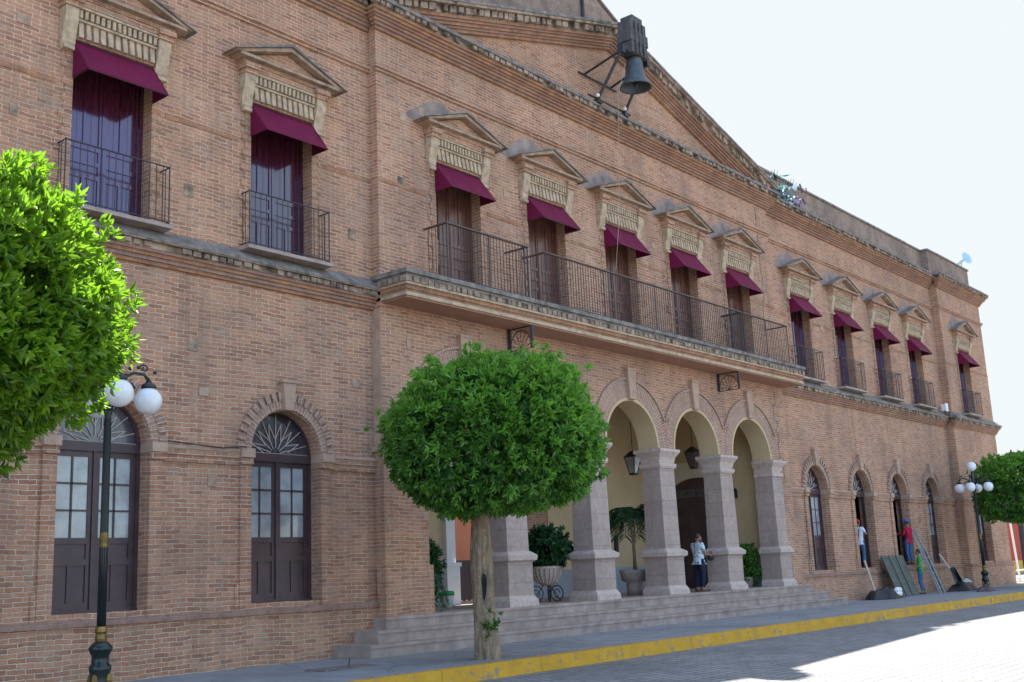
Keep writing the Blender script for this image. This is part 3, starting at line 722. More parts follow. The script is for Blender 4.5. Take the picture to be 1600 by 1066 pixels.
# putlog blocks / patches
pb=MB()
for x,z in [(11.9,5.9),(12.15,5.05),(12.35,3.4),(15.95,5.6),(11.75,8.9),(15.9,8.9),(8.4,11.2),(8.3,9.5),(40.2,6.2),(43.9,6.1),(47.7,6.0),(40.0,3.1),(40.1,2.3),(44.1,3.2),(47.8,3.0),(51.4,3.1),(51.5,2.2),(51.3,6.0),(39.9,10.2),(43.7,10.3),(47.6,10.1)]:
    w_=random.uniform(.06,.12); h_=random.uniform(.07,.12); pb=MB(); pb.box(x-w_,x+w_,-.016,.01,z-h_,z+h_); TB(pb,'wall_patch',random.choice((M['tan'],M['rubble'],M['terra'])))
for x,z in [(17.3,6.6),(20.9,11.0),(24.3,11.1),(27.8,11.0),(31.3,11.1),(34.8,10.9),(17.2,10.4),(17.3,12.0),(17.9,12.3),(34.9,5.9),(34.9,4.5)]:
    w_=random.uniform(.06,.12); h_=random.uniform(.07,.12); pb=MB(); pb.box(x-w_,x+w_,YC-.016,YC+.01,z-h_,z+h_); TB(pb,'wall_patch',random.choice((M['tan'],M['rubble'],M['terra'])))
# quoined jambs of the upper openings, ochre course between them, cracks
uj=MB(); zz=WB
while zz<WT-.3:
    e=random.uniform(.14,.17) if int(zz/.16)%2 else random.uniform(.20,.26)
    for s_ in (-1,1): uj.box(s_*HW,s_*(HW+e),-.028,.0,zz,zz+.152)
    zz+=.16
uj.box(-HW-.30,-HW,-.032,.0,9.02,9.22)
ujs=None
for c,y in [(c,0) for c in UL]+[(c,YC) for c in UC]+[(UB,YB)]:
    if ujs is None: ujs=TBS(uj,'window_jamb',M['brick'],[0],loc=(c,y,0))
    else:
        for o in ujs: dup(o,TH,(c-26,y,0))
oc=MB()
def course(xa,xb,y,cs):
    x=xa
    for c in cs+[None]:
        e=c-HW-.30 if c else xb
        oc.box(x,e,y-.012,y,10.22,10.32)
        if c: x=c+HW+.30
course(0,X0-.002,0,UL[:2]); course(X0,X1,YC,UC); course(X1+.002,BX-.002,0,UL[2:]); course(BX,EX,YB,[UB])
TBS(oc,'ochre_brick_course',M['orange'],UL+UC+[UB,X0,X1,BX])
ck=MB()
def crack(pts,y):
    for a,b in zip(pts[:-1],pts[1:]):
        if abs(a[0]-b[0])<.01: ck.box(a[0]-.02,a[0]+.02,y-.013,y,min(a[1],b[1]),max(a[1],b[1]))
        else: ck.box(min(a[0],b[0]),max(a[0],b[0]),y-.0135,y,a[1]-.015,a[1]+.015)
crack([(34.89,7.25),(34.89,6.75),(34.72,6.75),(34.72,6.2),(34.95,6.2),(34.95,5.5),(34.86,5.5),(34.86,4.95),(35.1,4.95),(35.1,4.2)],YC)
TB(ck,'wall_crack',M['slate'])
ck=MB(); crack([(34.72,13.8),(34.72,12.95)],YC); crack([(34.72,12.8),(34.72,11.4),(34.8,11.4),(34.8,10.4),(34.65,10.4),(34.65,9.3)],YC)
TB(ck,'wall_crack',M['slate'])
# ---- cornices
def profile_run(mbx,x0,x1,y,levels,ends=(0,0)):
    for (z0,z1,p,m_,tooth) in levels:
        mbx.m=m_
        ea=ends[0]*p; eb=ends[1]*p
        if tooth:
            mbx.box(x0-ea*.6,x1+eb*.6,y-p*.75,y,z0,z1)
            x=x0-ea
            while x<x1+eb-.05:
                w_=random.uniform(.11,.19); q=p+random.uniform(-.03,.02)
                if random.random()<.86: mbx.box(x,min(x+w_,x1+eb),y-q,y-p*.75+.001,z0+random.uniform(.001,.02),z1-random.uniform(.001,.02))
                x+=w_+random.uniform(.03,.08)
        else: mbx.box(x0-ea,x1+eb,y-p,y,z0,z1)
MC=[(7.27,7.34,.06,0,0),(7.34,7.41,.10,1,0),(7.41,7.48,.14,0,0),(7.48,7.535,.18,1,0),(7.535,7.65,.26,2,1),(7.65,7.70,.29,2,0)]
cm=[M['orange'],M['ledge'],M['rubble'],M['slate'],M['cream']]
def wash(mbx,x0,x1,y,p,z0,z1): # sloped weathered top
    mbx.m=3; n=max(1,int((x1-x0)/.7))
    for i in range(n):
        a=x0+(x1-x0)*i/n; b=x0+(x1-x0)*(i+1)/n-.004; d=random.uniform(-.012,.012)
        mbx.hexa([(a,y-p,z0-.02),(b,y-p,z0-.02),(b,y,z0-.02),(a,y,z0-.02),(a,y-p,z0+.03+d),(b,y-p,z0+.03+d),(b,y,z1+d),(a,y,z1+d)])
c_=MB()
profile_run(c_,0,X0-.002,0,MC); wash(c_,0,X0-.002,0,.30,7.7,7.97)
profile_run(c_,X1+.002,BX-.002,0,MC); wash(c_,X1+.002,BX-.002,0,.30,7.7,7.97)
profile_run(c_,BX,EX,YB,MC,(1,1)); wash(c_,BX-.3,EX+.3,YB,.30,7.7,7.97); profile_run(c_,LX,0,YB,MC,(0,1)); wash(c_,LX,.3,YB,.30,7.7,7.97)
for z0,z1,p in ((7.27,7.5,.12),(7.5,7.7,.26)): c_.m=0; c_.box(EX,EX+p,YB+.001,15,z0,z1)
TBS(c_,'middle_cornice',cm,[-.0,26,BX-.4])
# upper string + frieze + top cornice
TC=[(13.90,13.98,.07,0,0),(13.98,14.05,.12,1,0),(14.05,14.12,.17,0,0),(14.12,14.17,.22,1,0),(14.17,14.24,.28,0,0),(14.24,14.31,.33,0,0),(14.31,14.43,.42,2,1),(14.43,14.49,.45,3,0)]
ST=[(12.90,12.98,.05,0,0),(12.98,13.05,.10,1,0)]
uc=MB()
for x0,x1,y,e in ((0,X0-.002,0,(0,0)),(X1+.002,BX-.002,0,(0,0)),(X0,X1,YC,(1,1)),(BX,EX,YB,(1,1)),(LX,0,YB,(0,1))):
    profile_run(uc,x0,x1,y,TC,e); 
wash(uc,0,X0-.5,0,.44,14.49,14.62); wash(uc,X1+.5,BX-.5,0,.44,14.49,14.62); wash(uc,BX-.44,EX+.44,YB,.44,14.49,14.62)
wash(uc,X0-.4,X1+.4,YC,.44,14.49,14.60)
uc.m=0; uc.box(EX,EX+.3,YB+.001,15,14.0,14.45)
TBS(uc,'top_cornice',cm,[0.,X0-.47,X1+.47,BX-.5])
sc2=MB()
for x0,x1,y,e in ((0,X0-.002,0,(0,0)),(X1+.002,BX-.002,0,(0,0)),(X0,X1,YC,(1,1)),(BX,EX,YB,(1,1)),(LX,0,YB,(0,1))): profile_run(sc2,x0,x1,y,[(12.88,12.95,.045,0,0),(12.95,13.03,.09,0,0)],e)
TB(sc2,'frieze_string_course',[M['brick'],M['brick'],M['brick'],M['slate'],M['cream']])
# parapets
pp=MB(); pp.m=0
for x0,x1,y in ((0.2,16.9,.22),(35.1,BX,.22),(BX,EX-.25,-.12),(LX+.2,.2,-.12)):
    pp.box(x0,x1,y,y+.4,14.2,15.8)
pp.box(EX-.65,EX-.25,.28,15,14.2,15.8)
pp.m=1
for x0,x1,y in ((0.2,16.9,.22),(35.1,BX-.003,.22),(BX-.06,EX-.19,-.12),(LX+.2,.2,-.12)):
    x=x0
    while x<x1-.01:
        b=min(x+random.uniform(.8,1.4),x1); pp.box(x,b-.006,y-.06,y+.46,15.8,15.87+random.uniform(0,.015)); x=b
TBS(pp,'parapet',[M['attic'],M['slate']],[26])
# pediment
SL=.285; AP=17.4
pd=MB(); pd.m=0; yf=YC+.02
hb=9.45
def zr(dx): return AP-SL*abs(dx)
pd.prism([(26-hb,14.45),(26+hb,14.45),(26+hb,zr(hb)-.55),(26,AP-.55),(26-hb,zr(hb)-.55)],yf,yf+.5)
TB(pd,'tympanum',M['brick'])
rk=MB()
RL=[(-.66,-.58,.08,0,0),(-.58,-.52,.13,1,0),(-.52,-.44,.19,0,0),(-.44,-.38,.25,1,0),(-.38,-.30,.31,0,0),(-.30,-.10,.45,2,1),(-.10,-.03,.50,2,0),(-.03,.05,.53,3,0)]
def rseg(mbx,xa,xb,z0,z1,y0,y1):
    za,zb=zr(xa-26),zr(xb-26)
    mbx.hexa([(xa,y0,za+z0),(xb,y0,zb+z0),(xb,y1,zb+z0),(xa,y1,za+z0),(xa,y0,za+z1),(xb,y0,zb+z1),(xb,y1,zb+z1),(xa,y1,za+z1)])
for z0,z1,p,m_,t in RL:
    rk.m=m_; xend=9.6 if z1>-.35 else 9.0
    for s_ in (-1,1):
        a,b=(26-xend,26) if s_<0 else (26,26+xend)
        if t:
            rseg(rk,a,b,z0,z1,YC-p*.7,YC+.3); x=a
            while x<b-.1:
                w_=random.uniform(.13,.24); q=p+random.uniform(-.05,.0)
                if random.random()<.85: rseg(rk,x,min(x+w_,b),z0+random.uniform(.002,.03),z1-random.uniform(.002,.03),YC-q,YC-p*.7+.001)
                x+=w_+random.uniform(.04,.10)
        elif m_==3:
            x=a
            while x<b-.01:
                e=min(x+.5,b); rseg(rk,x,e-.008,z0,z1+random.uniform(-.008,.008),YC-p,YC+.5); x=e
        else: rseg(rk,a,b,z0,z1,YC-p,YC+.3)
TB(rk,'raking_cornice',cm)
at=MB(); at.m=0
def za(dx): return 19.05-.34*abs(dx-.0)
at.prism([(16.9,14.3),(35.1,14.3),(35.1,15.7),(30.3,17.0),(26.0,18.9),(23.0,18.9),(17.6,16.2),(16.9,15.7)],.24,.7)
at.m=1
for a,b in (((35.16,15.69),(30.3,17.03)),((30.3,17.03),(26.0,18.93)),((26.0,18.93),(23.0,18.93)),((23.0,18.93),(17.6,16.23))):
    at.prism([b,a,(a[0],a[1]+.08),(b[0],b[1]+.08)][::1],.18,.76)
at.m=2; at.tube([(25.5,.17,17.0),(25.5,.17,18.5)],.05,8)
TB(at,'attic_gable',[M['attic'],M['slate'],M['iron']])
# ---- balcony
bl=MB(); xa,xb=X0-.0,X1+.06
BLV=[(7.44,7.52,.80,4,0),(7.52,7.59,.77,0,0),(7.59,7.68,.80,0,0),(7.68,7.73,.85,4,0),(7.73,7.86,.87,2,1),(7.86,7.92,.84,3,0),(7.92,8.02,.90,5,0)]
for z0,z1,p,m_,t in BLV:
    bl.m=m_; ex=(p-.80)*.6
    if t:
        bl.box(xa,xb,YC-p+.06,-.0,z0,z1); x=xa-ex
        while x<xb:
            w_=random.uniform(.10,.20)
            if random.random()<.8: bl.box(x,x+w_,YC-p+random.uniform(-.015,.02),YC-p+.061,z0+.004,z1-.004)
            x+=w_+random.uniform(.03,.07)
        y=YC-p+.05
        while y<-.1: bl.box(xa-.07,xa+.001,y,y+.13,z0+.004,z1-.004); y+=.18
    else: bl.box(xa-ex,xb+ex,YC-p,0.0,z0,z1)
TB(bl,'balcony_slab',[M['orange'],M['ledge'],M['rubble'],M['slate'],M['cream'],M['slate']])
sf=MB(); sf.box(X0+.05,X1-.02,YC-.76,YC-.002,7.40,7.44); TB(sf,'balcony_soffit',M['soffit'])
def brail(x0,x1):
    r=MB(); yp=-.98; z0,z1=8.10,9.36
    r.m=0
    n=int((x1-x0)/.115)
    for i in range(n+1):
        x=x0+(x1-x0)*i/n; r.tube([(x,yp,z0),(x,yp,z1)],.0085,5)
    for xx in (x0,x1):
        for k in range(1,6): y=yp+k*(-YC*0+.70)/6; r.tube([(xx,y,z0),(xx,y,z1)],.0085,5)
    r.tube([(x0,YC,z0),(x0,yp,z0),(x1,yp,z0),(x1,YC,z0)],.013,6)
    k=max(2,int((x1-x0)/2.4))
    for i in range(k+1): x=x0+(x1-x0)*i/k; r.tube([(x,yp,8.0),(x,yp,z1)],.017,6)
    h=MB()
    h.box(x0-.03,x1+.03,yp-.035,yp+.035,z1,z1+.035)
    for xx in (x0,x1): h.box(xx-.03,xx+.03,yp+.035,YC,z1,z1+.035)
    return r,h
for x0,x1 in ((17.9,20.8),(21.5,31.62),(31.74,34.82)):
    r,h=brail(x0,x1); o=TB(r,'balcony_railing',M['iron']); h.v=[(x-26,y,z) for x,y,z in h.v]; h.build('handrail',M['brown_iron'],o)
# iron fan brackets
fb=None
def fan_br():
    b=MB(); ya,yb_=-.30,-1.0; ym=(ya+yb_)/2; z0,z1=6.84,7.30
    for y in (ya,yb_):
        b.box(-.02,.02,y-.03,y+.03,z0,7.40)
        b.box(-.06,.06,y-.01,y+.01,z0,7.40)
    b.tube([(0,ya,z0),(0,yb_,z0)],.012,6)
    arc=[(0,ym+.34*math.cos(t),z0+.02+.46*math.sin(t)) for t in np.linspace(0,PI,15)]
    b.tube(arc,.013,6); b.tube([(0,ya,7.38),(0,yb_,7.38)],.014,6)
    for t in np.linspace(.25,PI-.25,7): 
        e=(0,ym+.34*math.cos(t),z0+.02+.46*math.sin(t)); b.tube([(0,ym,z0),e],.008,5); b.ball((0,ym+.24*math.cos(t),z0+.33*math.sin(t)),.022,6)
    return b
for x in (20.8,31.06):
    if fb is None: fb=TB(fan_br(),'iron_fan_bracket',M['iron'],loc=(x,0,0))
    else: dup(fb,TH,(x-26,0,0))
# painted drain strip on the corner + cable + crack
ds=MB(); ds.box(X0-.02,X0+.001,YC+.01,-.002,4.2,7.26); ds.box(X0-.09,X0+.0,YC-.05,-.001,4.15,4.25)
TB(ds,'pale_corner_render',M['terra'])
cb=MB(); pts=[(8.8+i*.35,-.115,4.045+.02*math.sin(i*1.3)) for i in range(0,2)]
cb.tube([(11.3,-.16,4.06),(11.9,-.125,4.03),(12.5,-.13,4.0),(12.95,-.16,4.05)],.012,5); cb.tube([(12.95,-.16,4.05),(13.0,-.17,4.03)],.012,5)
TB(cb,'cable',M['blackp'])
# steps
stp=MB()
for i,(z0,z1) in enumerate(((.48,.72),(.24,.48),(-.05,.24))):
    yy=-.41-.36*i; xa=16.3-.55*i; xb=36.1+.55*i
    stp.box(xa,xb,yy,YC if i==0 else -.41-.36*(i-1)+.0,z0,z1) if i==0 else stp.box(xa,xb,yy,-.0 if False else -.41-.36*(i-1)+.001,z0,z1)
    if i>0: stp.box(xa,16.3-.55*(i-1)+.001,-.41-.36*(i-1)+.001,-.07,z0,z1); stp.box(36.1+.55*(i-1)-.001,xb,-.41-.36*(i-1)+.001,-.07,z0,z1)
stp.box(16.3,X0,YC,-.075,.2,.72); stp.box(X1,36.1,YC,-.075,.2,.72)
# nosings
for i,z1 in enumerate((.72,.48,.24)):
    yy=-.41-.36*i; xa=16.3-.55*i; xb=36.1+.55*i
    stp.box(xa-.02,xb+.02,yy-.03,yy,z1-.06,z1-.002)
TB(stp,'entrance_steps',M['step'])
# ---------------------------------------------------------------- bell
B=thing('bronze_bell','grey-green bronze bell hung under a dark timber yoke on black iron arms at the pediment','bell',(25.6,-1.45,15.0))
bo=Vector((25.6,-1.45,15.0))
def bl_(mbx,n,m,**t): mbx.v=[(x-bo.x,y-bo.y,z-bo.z) for x,y,z in mbx.v]; return mbx.build(n,m,B,**t)
q=MB(); q.smooth=True; bx,by,bz=25.42,-1.55,14.92
q.lathe([(r_*.88,z_) for r_,z_ in [(.02,.93),(.14,.92),(.24,.86),(.27,.75),(.29,.55),(.33,.35),(.40,.18),(.50,.05),(.53,0),(.50,-.01),(.46,.03),(.36,.16),(.30,.34),(.26,.55),(.22,.75),(.05,.82)]],(bx,by,bz),28)
bl_(q,'bell_body',M['bronze'])
q=MB(); q.tube([(bx,by,bz+.8),(bx,by,bz+.1)],.02,6); q.ball((bx,by,bz+.08),.07,10); bl_(q,'clapper',M['iron'])
q=MB()
for i,(z0,z1,w_,d_) in enumerate(((.93,1.28,.40,.22),(1.28,1.62,.44,.24),(1.62,1.95,.38,.22),(1.95,2.12,.26,.20))):
    q.box(bx-w_,bx+w_,by-d_,by+d_,bz+z0+.004,bz+z1)
for xx in (-.2,0,.2): q.box(bx+xx-.03,bx+xx+.03,by-.265,by-.24,bz+.95,bz+1.9)
q.box(bx-.55,bx+.55,by-.07,by+.07,bz+.98,bz+1.1)
bl_(q,'timber_yoke',M['yoke'])
q=MB()
for s_ in (-1,1):
    top=(bx+s_*.62,by,bz+.95)
    foot=(bx+s_*.68-.0,YC-.42,14.62); q.tube([top,foot],.045,8); q.box(foot[0]-.1,foot[0]+.1,foot[1]-.08,foot[1]+.08,14.5,14.62)
    q.tube([top,(bx+s_*.66,YC,15.55)],.035,8)
    q.box(top[0]-.06,top[0]+.06,by-.1,by+.1,bz+.85,bz+1.12)
q.tube([(bx-1.1,YC-.4,14.66),(bx+1.0,YC-.4,14.66)],.03,6); q.tube([(bx-1.0,YC-.03,15.5),(bx+.9,YC-.03,15.5)],.03,6)
bl_(q,'iron_arm',M['iron'])
q=MB()
for s_ in (-1,1): q.ball((bx+s_*.68-.1,YC-.5,14.7),.06,8)
bl_(q,'white_insulator',M['white'])
q=MB(); q.tube([(bx-.45,by,bz+.6),(bx-.5,-1.25,14.6),(24.85,-1.1,11.2),(24.7,-.95,9.5)],.006,5); bl_(q,'bell_rope',M['rope'])
# bunting, horn, bird, floodlight
T=thing('tangled_bunting','tangle of green, white and mauve festive bunting caught on the parapet beside the pediment','decoration',(37.4,-.3,14.6))
for nm,m_,cx,n_ in (('green_cloth',M['tealcloth'],-.8,26),('white_cloth',M['whitecloth'],.1,40),('mauve_cloth',M['magcloth'],.8,22)):
    q=MB()
    for i in range(n_):
        c0=Vector((cx+random.gauss(0,.30),random.uniform(-.15,.45),.35+random.gauss(0,.22)-cx*.1))
        a=Vector((random.gauss(0,1),random.gauss(0,1),random.gauss(0,1))).normalized()*.18; b_=a.orthogonal().normalized()*.12
        q.add([c0-a-b_,c0+a-b_*.6,c0+a+b_,c0-a+b_*.5,c0+a.cross(b_)*1.2],[(0,1,4),(1,2,4),(2,3,4),(3,0,4)])
    q.build(nm,m_,T)
q=MB()
for i in range(12): q.tube([(-1.3+i*.22,.1,0),(-1.2+i*.22,-.05,.95+.1*math.sin(i))],.008,5)
q.tube([(-1.3,.1,.7),(1.2,0,.8)],.01,5); q.tube([(-1.3,.1,.25),(1.2,0,.3)],.01,5); q.build('wire_frame',M['iron'],T)
T=thing('horn_loudspeaker','pale blue horn loudspeaker on a short bracket at the far corner of the parapet','loudspeaker',(57.9,.0,15.87))
q=MB(); q.smooth=True; q.lathe([(.04,0),(.07,.1),(.12,.25),(.22,.38),(.42,.5),(.44,.52),(.40,.5),(.2,.4),(.05,.26)],(0,0,.42),20,axis=(-.35,-.9,.25)); q.v=[(x*.75,y*.75,.42+(z-.42)*.75) for x,y,z in q.v]; q.build('horn',M['bluewhite'],T)
q=MB(); q.tube([(0,0,0),(0,0,.42)],.03,8); q.tube([(-.25,0,.3),(.2,0,.42)],.03,8); q.lathe([(.1,0),(.1,.2),(.05,.22)],(0,.0,.42),12,axis=(.35,.9,-.25)); q.build('bracket',M['bluewhite'],T)
T=thing('perched_bird','small dark bird perched on the parapet coping','bird',(40.64,.42,15.88))
q=MB(); q.smooth=True; q.tube([(-.14,0,.06),(-.06,0,.10),(.02,0,.15),(.06,0,.21),(.075,0,.25)],[.01,.04,.06,.045,.02],10); q.ball((.08,0,.27),.038,10); q.tube([(.11,0,.27),(.15,0,.265)],[.01,.002],6); q.tube([(-.05,0,.09),(-.22,0,.02)],[.03,.012],6)
q.build('body',M['blackp'],T); q=MB(); q.tube([(.0,.02,.1),(.0,.02,-.01)],.005,5); q.tube([(.0,-.02,.1),(.0,-.02,-.01)],.005,5); q.build('leg',M['iron'],T)
T=thing('floodlight','small white floodlight standing on the middle cornice near the corner bay','floodlight',(51.9,-.25,7.72))
q=MB(); q.box(-.12,.12,-.09,.09,.25,.55); q.box(-.15,.15,-.12,-.09,.22,.58); q.build('housing',M['white'],T); q=MB(); q.tube([(0,0,0),(0,0,.26)],.02,6); q.box(-.08,.08,-.06,.06,-.0,.03); q.build('stand',M['iron'],T)
# ---------------------------------------------------------------- foliage generator
def leaf_mesh(name,centers,normals,nl,length,width,matl,spread=.9,up=.25,tint=None,droop=0,rng=RNG):
    C=np.repeat(centers,nl,0); Nn=np.repeat(normals,nl,0); n=len(C)
    T=np.repeat(tint if tint is not None else rng.random(len(centers)),nl)
    d=Nn+rng.normal(0,spread,(n,3)); d[:,2]+=up-droop; d/=np.linalg.norm(d,axis=1)[:,None]
    r=rng.normal(0,1,(n,3)); s=np.cross(d,r); s/=np.linalg.norm(s,axis=1)[:,None]; nn=np.cross(s,d)
    Ls=(length*rng.uniform(.7,1.25,n))[:,None]; Ws=(width*rng.uniform(.75,1.2,n))[:,None]
    b=C; l1=C+d*Ls*.35+s*Ws*.5+nn*Ws*.22; l2=C+d*Ls*.72+s*Ws*.38+nn*Ws*.15; t=C+d*Ls-nn*Ws*.35; r2=C+d*Ls*.72-s*Ws*.38+nn*Ws*.15; r1=C+d*Ls*.35-s*Ws*.5+nn*Ws*.22
    V=np.stack([b,l1,l2,t,r2,r1],1).reshape(-1,3)
    me=bpy.data.meshes.new(name); me.vertices.add(n*6); me.vertices.foreach_set('co',V.ravel())
    base=(np.arange(n)*6)[:,None]; idx=(base+np.array([[0,1,2,3,0,3,4,5]])).ravel()
    me.loops.add(n*8); me.loops.foreach_set('vertex_index',idx.astype(np.int32)); me.polygons.add(n*2)
    me.polygons.foreach_set('loop_start',(np.arange(n*2)*4).astype(np.int32)); me.polygons.foreach_set('loop_total',np.full(n*2,4,np.int32))
    me.update(calc_edges=True)
    a=me.attributes.new('tint','FLOAT','FACE'); tt=np.clip(np.repeat(T,2)+np.repeat(rng.normal(0,.2,n),2),0,1); a.data.foreach_set('value',tt.astype(np.float32))
    me.materials.append(matl); return me
def crown_pts(n,rx,rz,flatb=.0,power=2.4,seed=1,depth=.35,tuft=.10):
    rng=np.random.default_rng(seed)
    d=rng.normal(0,1,(n,3)); d/=np.linalg.norm(d,axis=1)[:,None]
    pw=np.where(d[:,2]>0,min(power,2.05) if power<3 else power,2.0 if tuft==.02 else power+.6); k=(np.abs(d[:,0])**2+np.abs(d[:,1])**2)**(pw/2)+np.abs(d[:,2])**pw; k=k**(1/pw)
    ph=rng.uniform(0,6.28,(10,)); fr=rng.normal(0,3.2,(10,3))
    bump=sum(np.sin(d@fr[i]*1.6+ph[i]) for i in range(10))/10
    R=(1+bump*.16)/k
    rad=1-depth*rng.random(n)**1.6
    # outliers: shoots
    so_=rng.random(n)<(.06 if tuft>.05 else .0); rad[so_]=1+rng.uniform(0,.10,so_.sum())*(d[so_,2]>.1)
    cl=sum(np.sin(d@fr[i]*5+ph[i]*3) for i in range(5)); rad=np.where(cl>2.1,rad*1.08,rad); rad=np.where((d[:,2]>.45)&(cl>1.0),rad*(1+tuft*np.clip(cl-1,0,1.5)),rad)
    P=d*(R*rad)[:,None]; P[:,0]*=rx; P[:,1]*=rx; P[:,2]*=rz
    nrm=d/np.array([rx,rx,rz]); nrm/=np.linalg.norm(nrm,axis=1)[:,None]
    hole=(sum(np.sin(d@fr[i]*4+ph[i]*2) for i in range(4))<-2.35)&(rad>.78)
    keep=~hole
    return P[keep],nrm[keep],rad[keep]
def tree(name,label,x,y,cz,rx,rz,nros,leafl,leafw,matl,seed,trunk_r=.17,group='round clipped laurel trees along the kerb',power=2.4,lean=0.,cavity=True,yaw=0,z0=0,off=(0,0),tuft=.10):
    T=thing(name,label,'tree',(x,y,z0),group=group)
    rr=random.Random(seed)
    t=MB(); t.smooth=True
    H=cz-rz*.55-z0
    n=14; segs_=16; vs=[]; 
    for i in range(n+1):
        f=i/n; z=H*f; r=trunk_r*(1.28-.35*f+ .22*(1-f)**5 + .07*math.sin(f*9+seed))
        if f>.85: r*=1.05
        cx=lean*f+.03*math.sin(f*5+seed); cy=.03*math.cos(f*4+seed)
        for k in range(segs_):
            a=2*PI*k/segs_; q_=r*(1+.10*math.sin(3*a+f*3)+.06*math.sin(5*a-f*6))
            if cavity:
                da=(a-(yaw)+PI)%(2*PI)-PI
                q_-=.13*math.exp(-(da/.38)**2)*math.exp(-((f-.43)/.12)**2)*(trunk_r/.17)
            vs.append((cx+q_*math.cos(a),cy+q_*math.sin(a),z))
    fs=[(i*segs_+k,i*segs_+(k+1)%segs_,(i+1)*segs_+(k+1)%segs_,(i+1)*segs_+k) for i in range(n) for k in range(segs_)]
    t.add(vs,fs); 
    top=Vector((lean,0,H))
    for k in range(9):
        a=2*PI*k/9+rr.uniform(-.3,.3); e=rr.uniform(.5,.85); zz=rr.uniform(.1,1.0)*rz
        end=top+Vector((math.cos(a)*rx*e,math.sin(a)*rx*e,zz)); mid=top.lerp(end,.45)+Vector((0,0,.12+rr.uniform(0,.15)))
        t.tube([top-Vector((0,0,.25)),mid,end],[trunk_r*.55,trunk_r*.28,.02],8)
        for j in range(3):
            e2=end.lerp(mid,rr.uniform(.1,.6)); t.tube([e2,e2+Vector((rr.uniform(-.5,.5),rr.uniform(-.5,.5),rr.uniform(.1,.5)))],[.02,.006],5)
    t.build('trunk',M['bark'],T)
    if cavity:
        # dark mouth of the hollow
        pass
    P,nr,rad=crown_pts(nros,rx,rz,seed=seed,power=power,tuft=tuft)
    P=P+np.array([lean+off[0],off[1],cz-z0])
    rng=np.random.default_rng(seed+5)
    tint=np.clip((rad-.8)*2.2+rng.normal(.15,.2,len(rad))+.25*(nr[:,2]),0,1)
    young=rng.random(len(rad))<.10; tint[young]=1
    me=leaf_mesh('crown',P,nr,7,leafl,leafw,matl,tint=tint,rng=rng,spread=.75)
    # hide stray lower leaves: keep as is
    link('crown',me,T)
    return T
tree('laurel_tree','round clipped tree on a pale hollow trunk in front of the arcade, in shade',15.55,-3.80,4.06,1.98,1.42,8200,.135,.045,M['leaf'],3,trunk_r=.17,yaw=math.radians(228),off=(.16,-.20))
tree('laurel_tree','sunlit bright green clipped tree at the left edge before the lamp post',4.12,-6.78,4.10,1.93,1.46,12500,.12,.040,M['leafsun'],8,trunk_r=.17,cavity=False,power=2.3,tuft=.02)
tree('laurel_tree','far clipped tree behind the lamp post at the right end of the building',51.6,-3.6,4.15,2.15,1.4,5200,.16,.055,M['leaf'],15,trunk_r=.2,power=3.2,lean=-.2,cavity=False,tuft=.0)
# leafy shoot on the near trunk
rng=np.random.default_rng(4); Pq=rng.normal(0,1,(26,3))*np.array([.07,.05,.13])+np.array([15.46,-3.99,.62])
me=leaf_mesh('trunk_shoot',Pq-np.array([15.55,-3.80,0]),np.tile(np.array([[-.5,-.8,.4]]),(26,1)),6,.10,.035,M['bushl'],rng=rng)
tr0=[o for o in bpy.data.objects if o.name=='laurel_tree'][0]; link('trunk_shoot',me,tr0)
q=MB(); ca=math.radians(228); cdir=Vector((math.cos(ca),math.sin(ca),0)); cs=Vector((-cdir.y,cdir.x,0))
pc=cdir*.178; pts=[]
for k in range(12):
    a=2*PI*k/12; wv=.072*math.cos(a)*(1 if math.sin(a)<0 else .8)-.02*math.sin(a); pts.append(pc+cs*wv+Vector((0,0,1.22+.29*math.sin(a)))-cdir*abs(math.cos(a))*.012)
q.add([p for p in pts]+[p-cdir*.05 for p in pts],[tuple(range(12))]); q.build('trunk_hollow',plain('hollow_shade_black',(.012,.012,.012),.95,.3,9),tr0)  # near-black sheet paints the shade of the hollow's depth
# soil pocket/drain grate
T=thing('drain_cover','thin dark metal cover plate lying on the sidewalk left of the near tree','drain cover',(13.55,-2.35,.004))
q=MB(); q.box(-.75,.45,-.28,.28,0,.015); q.box(-.72,.42,-.25,.25,.015,.02); q.build('plate',M['slate'],T); 
q=MB(); q.tube([(.0,.0,.02),(.03,.0,.16)],.012,6); q.build('lifting_hook',M['iron'],T)
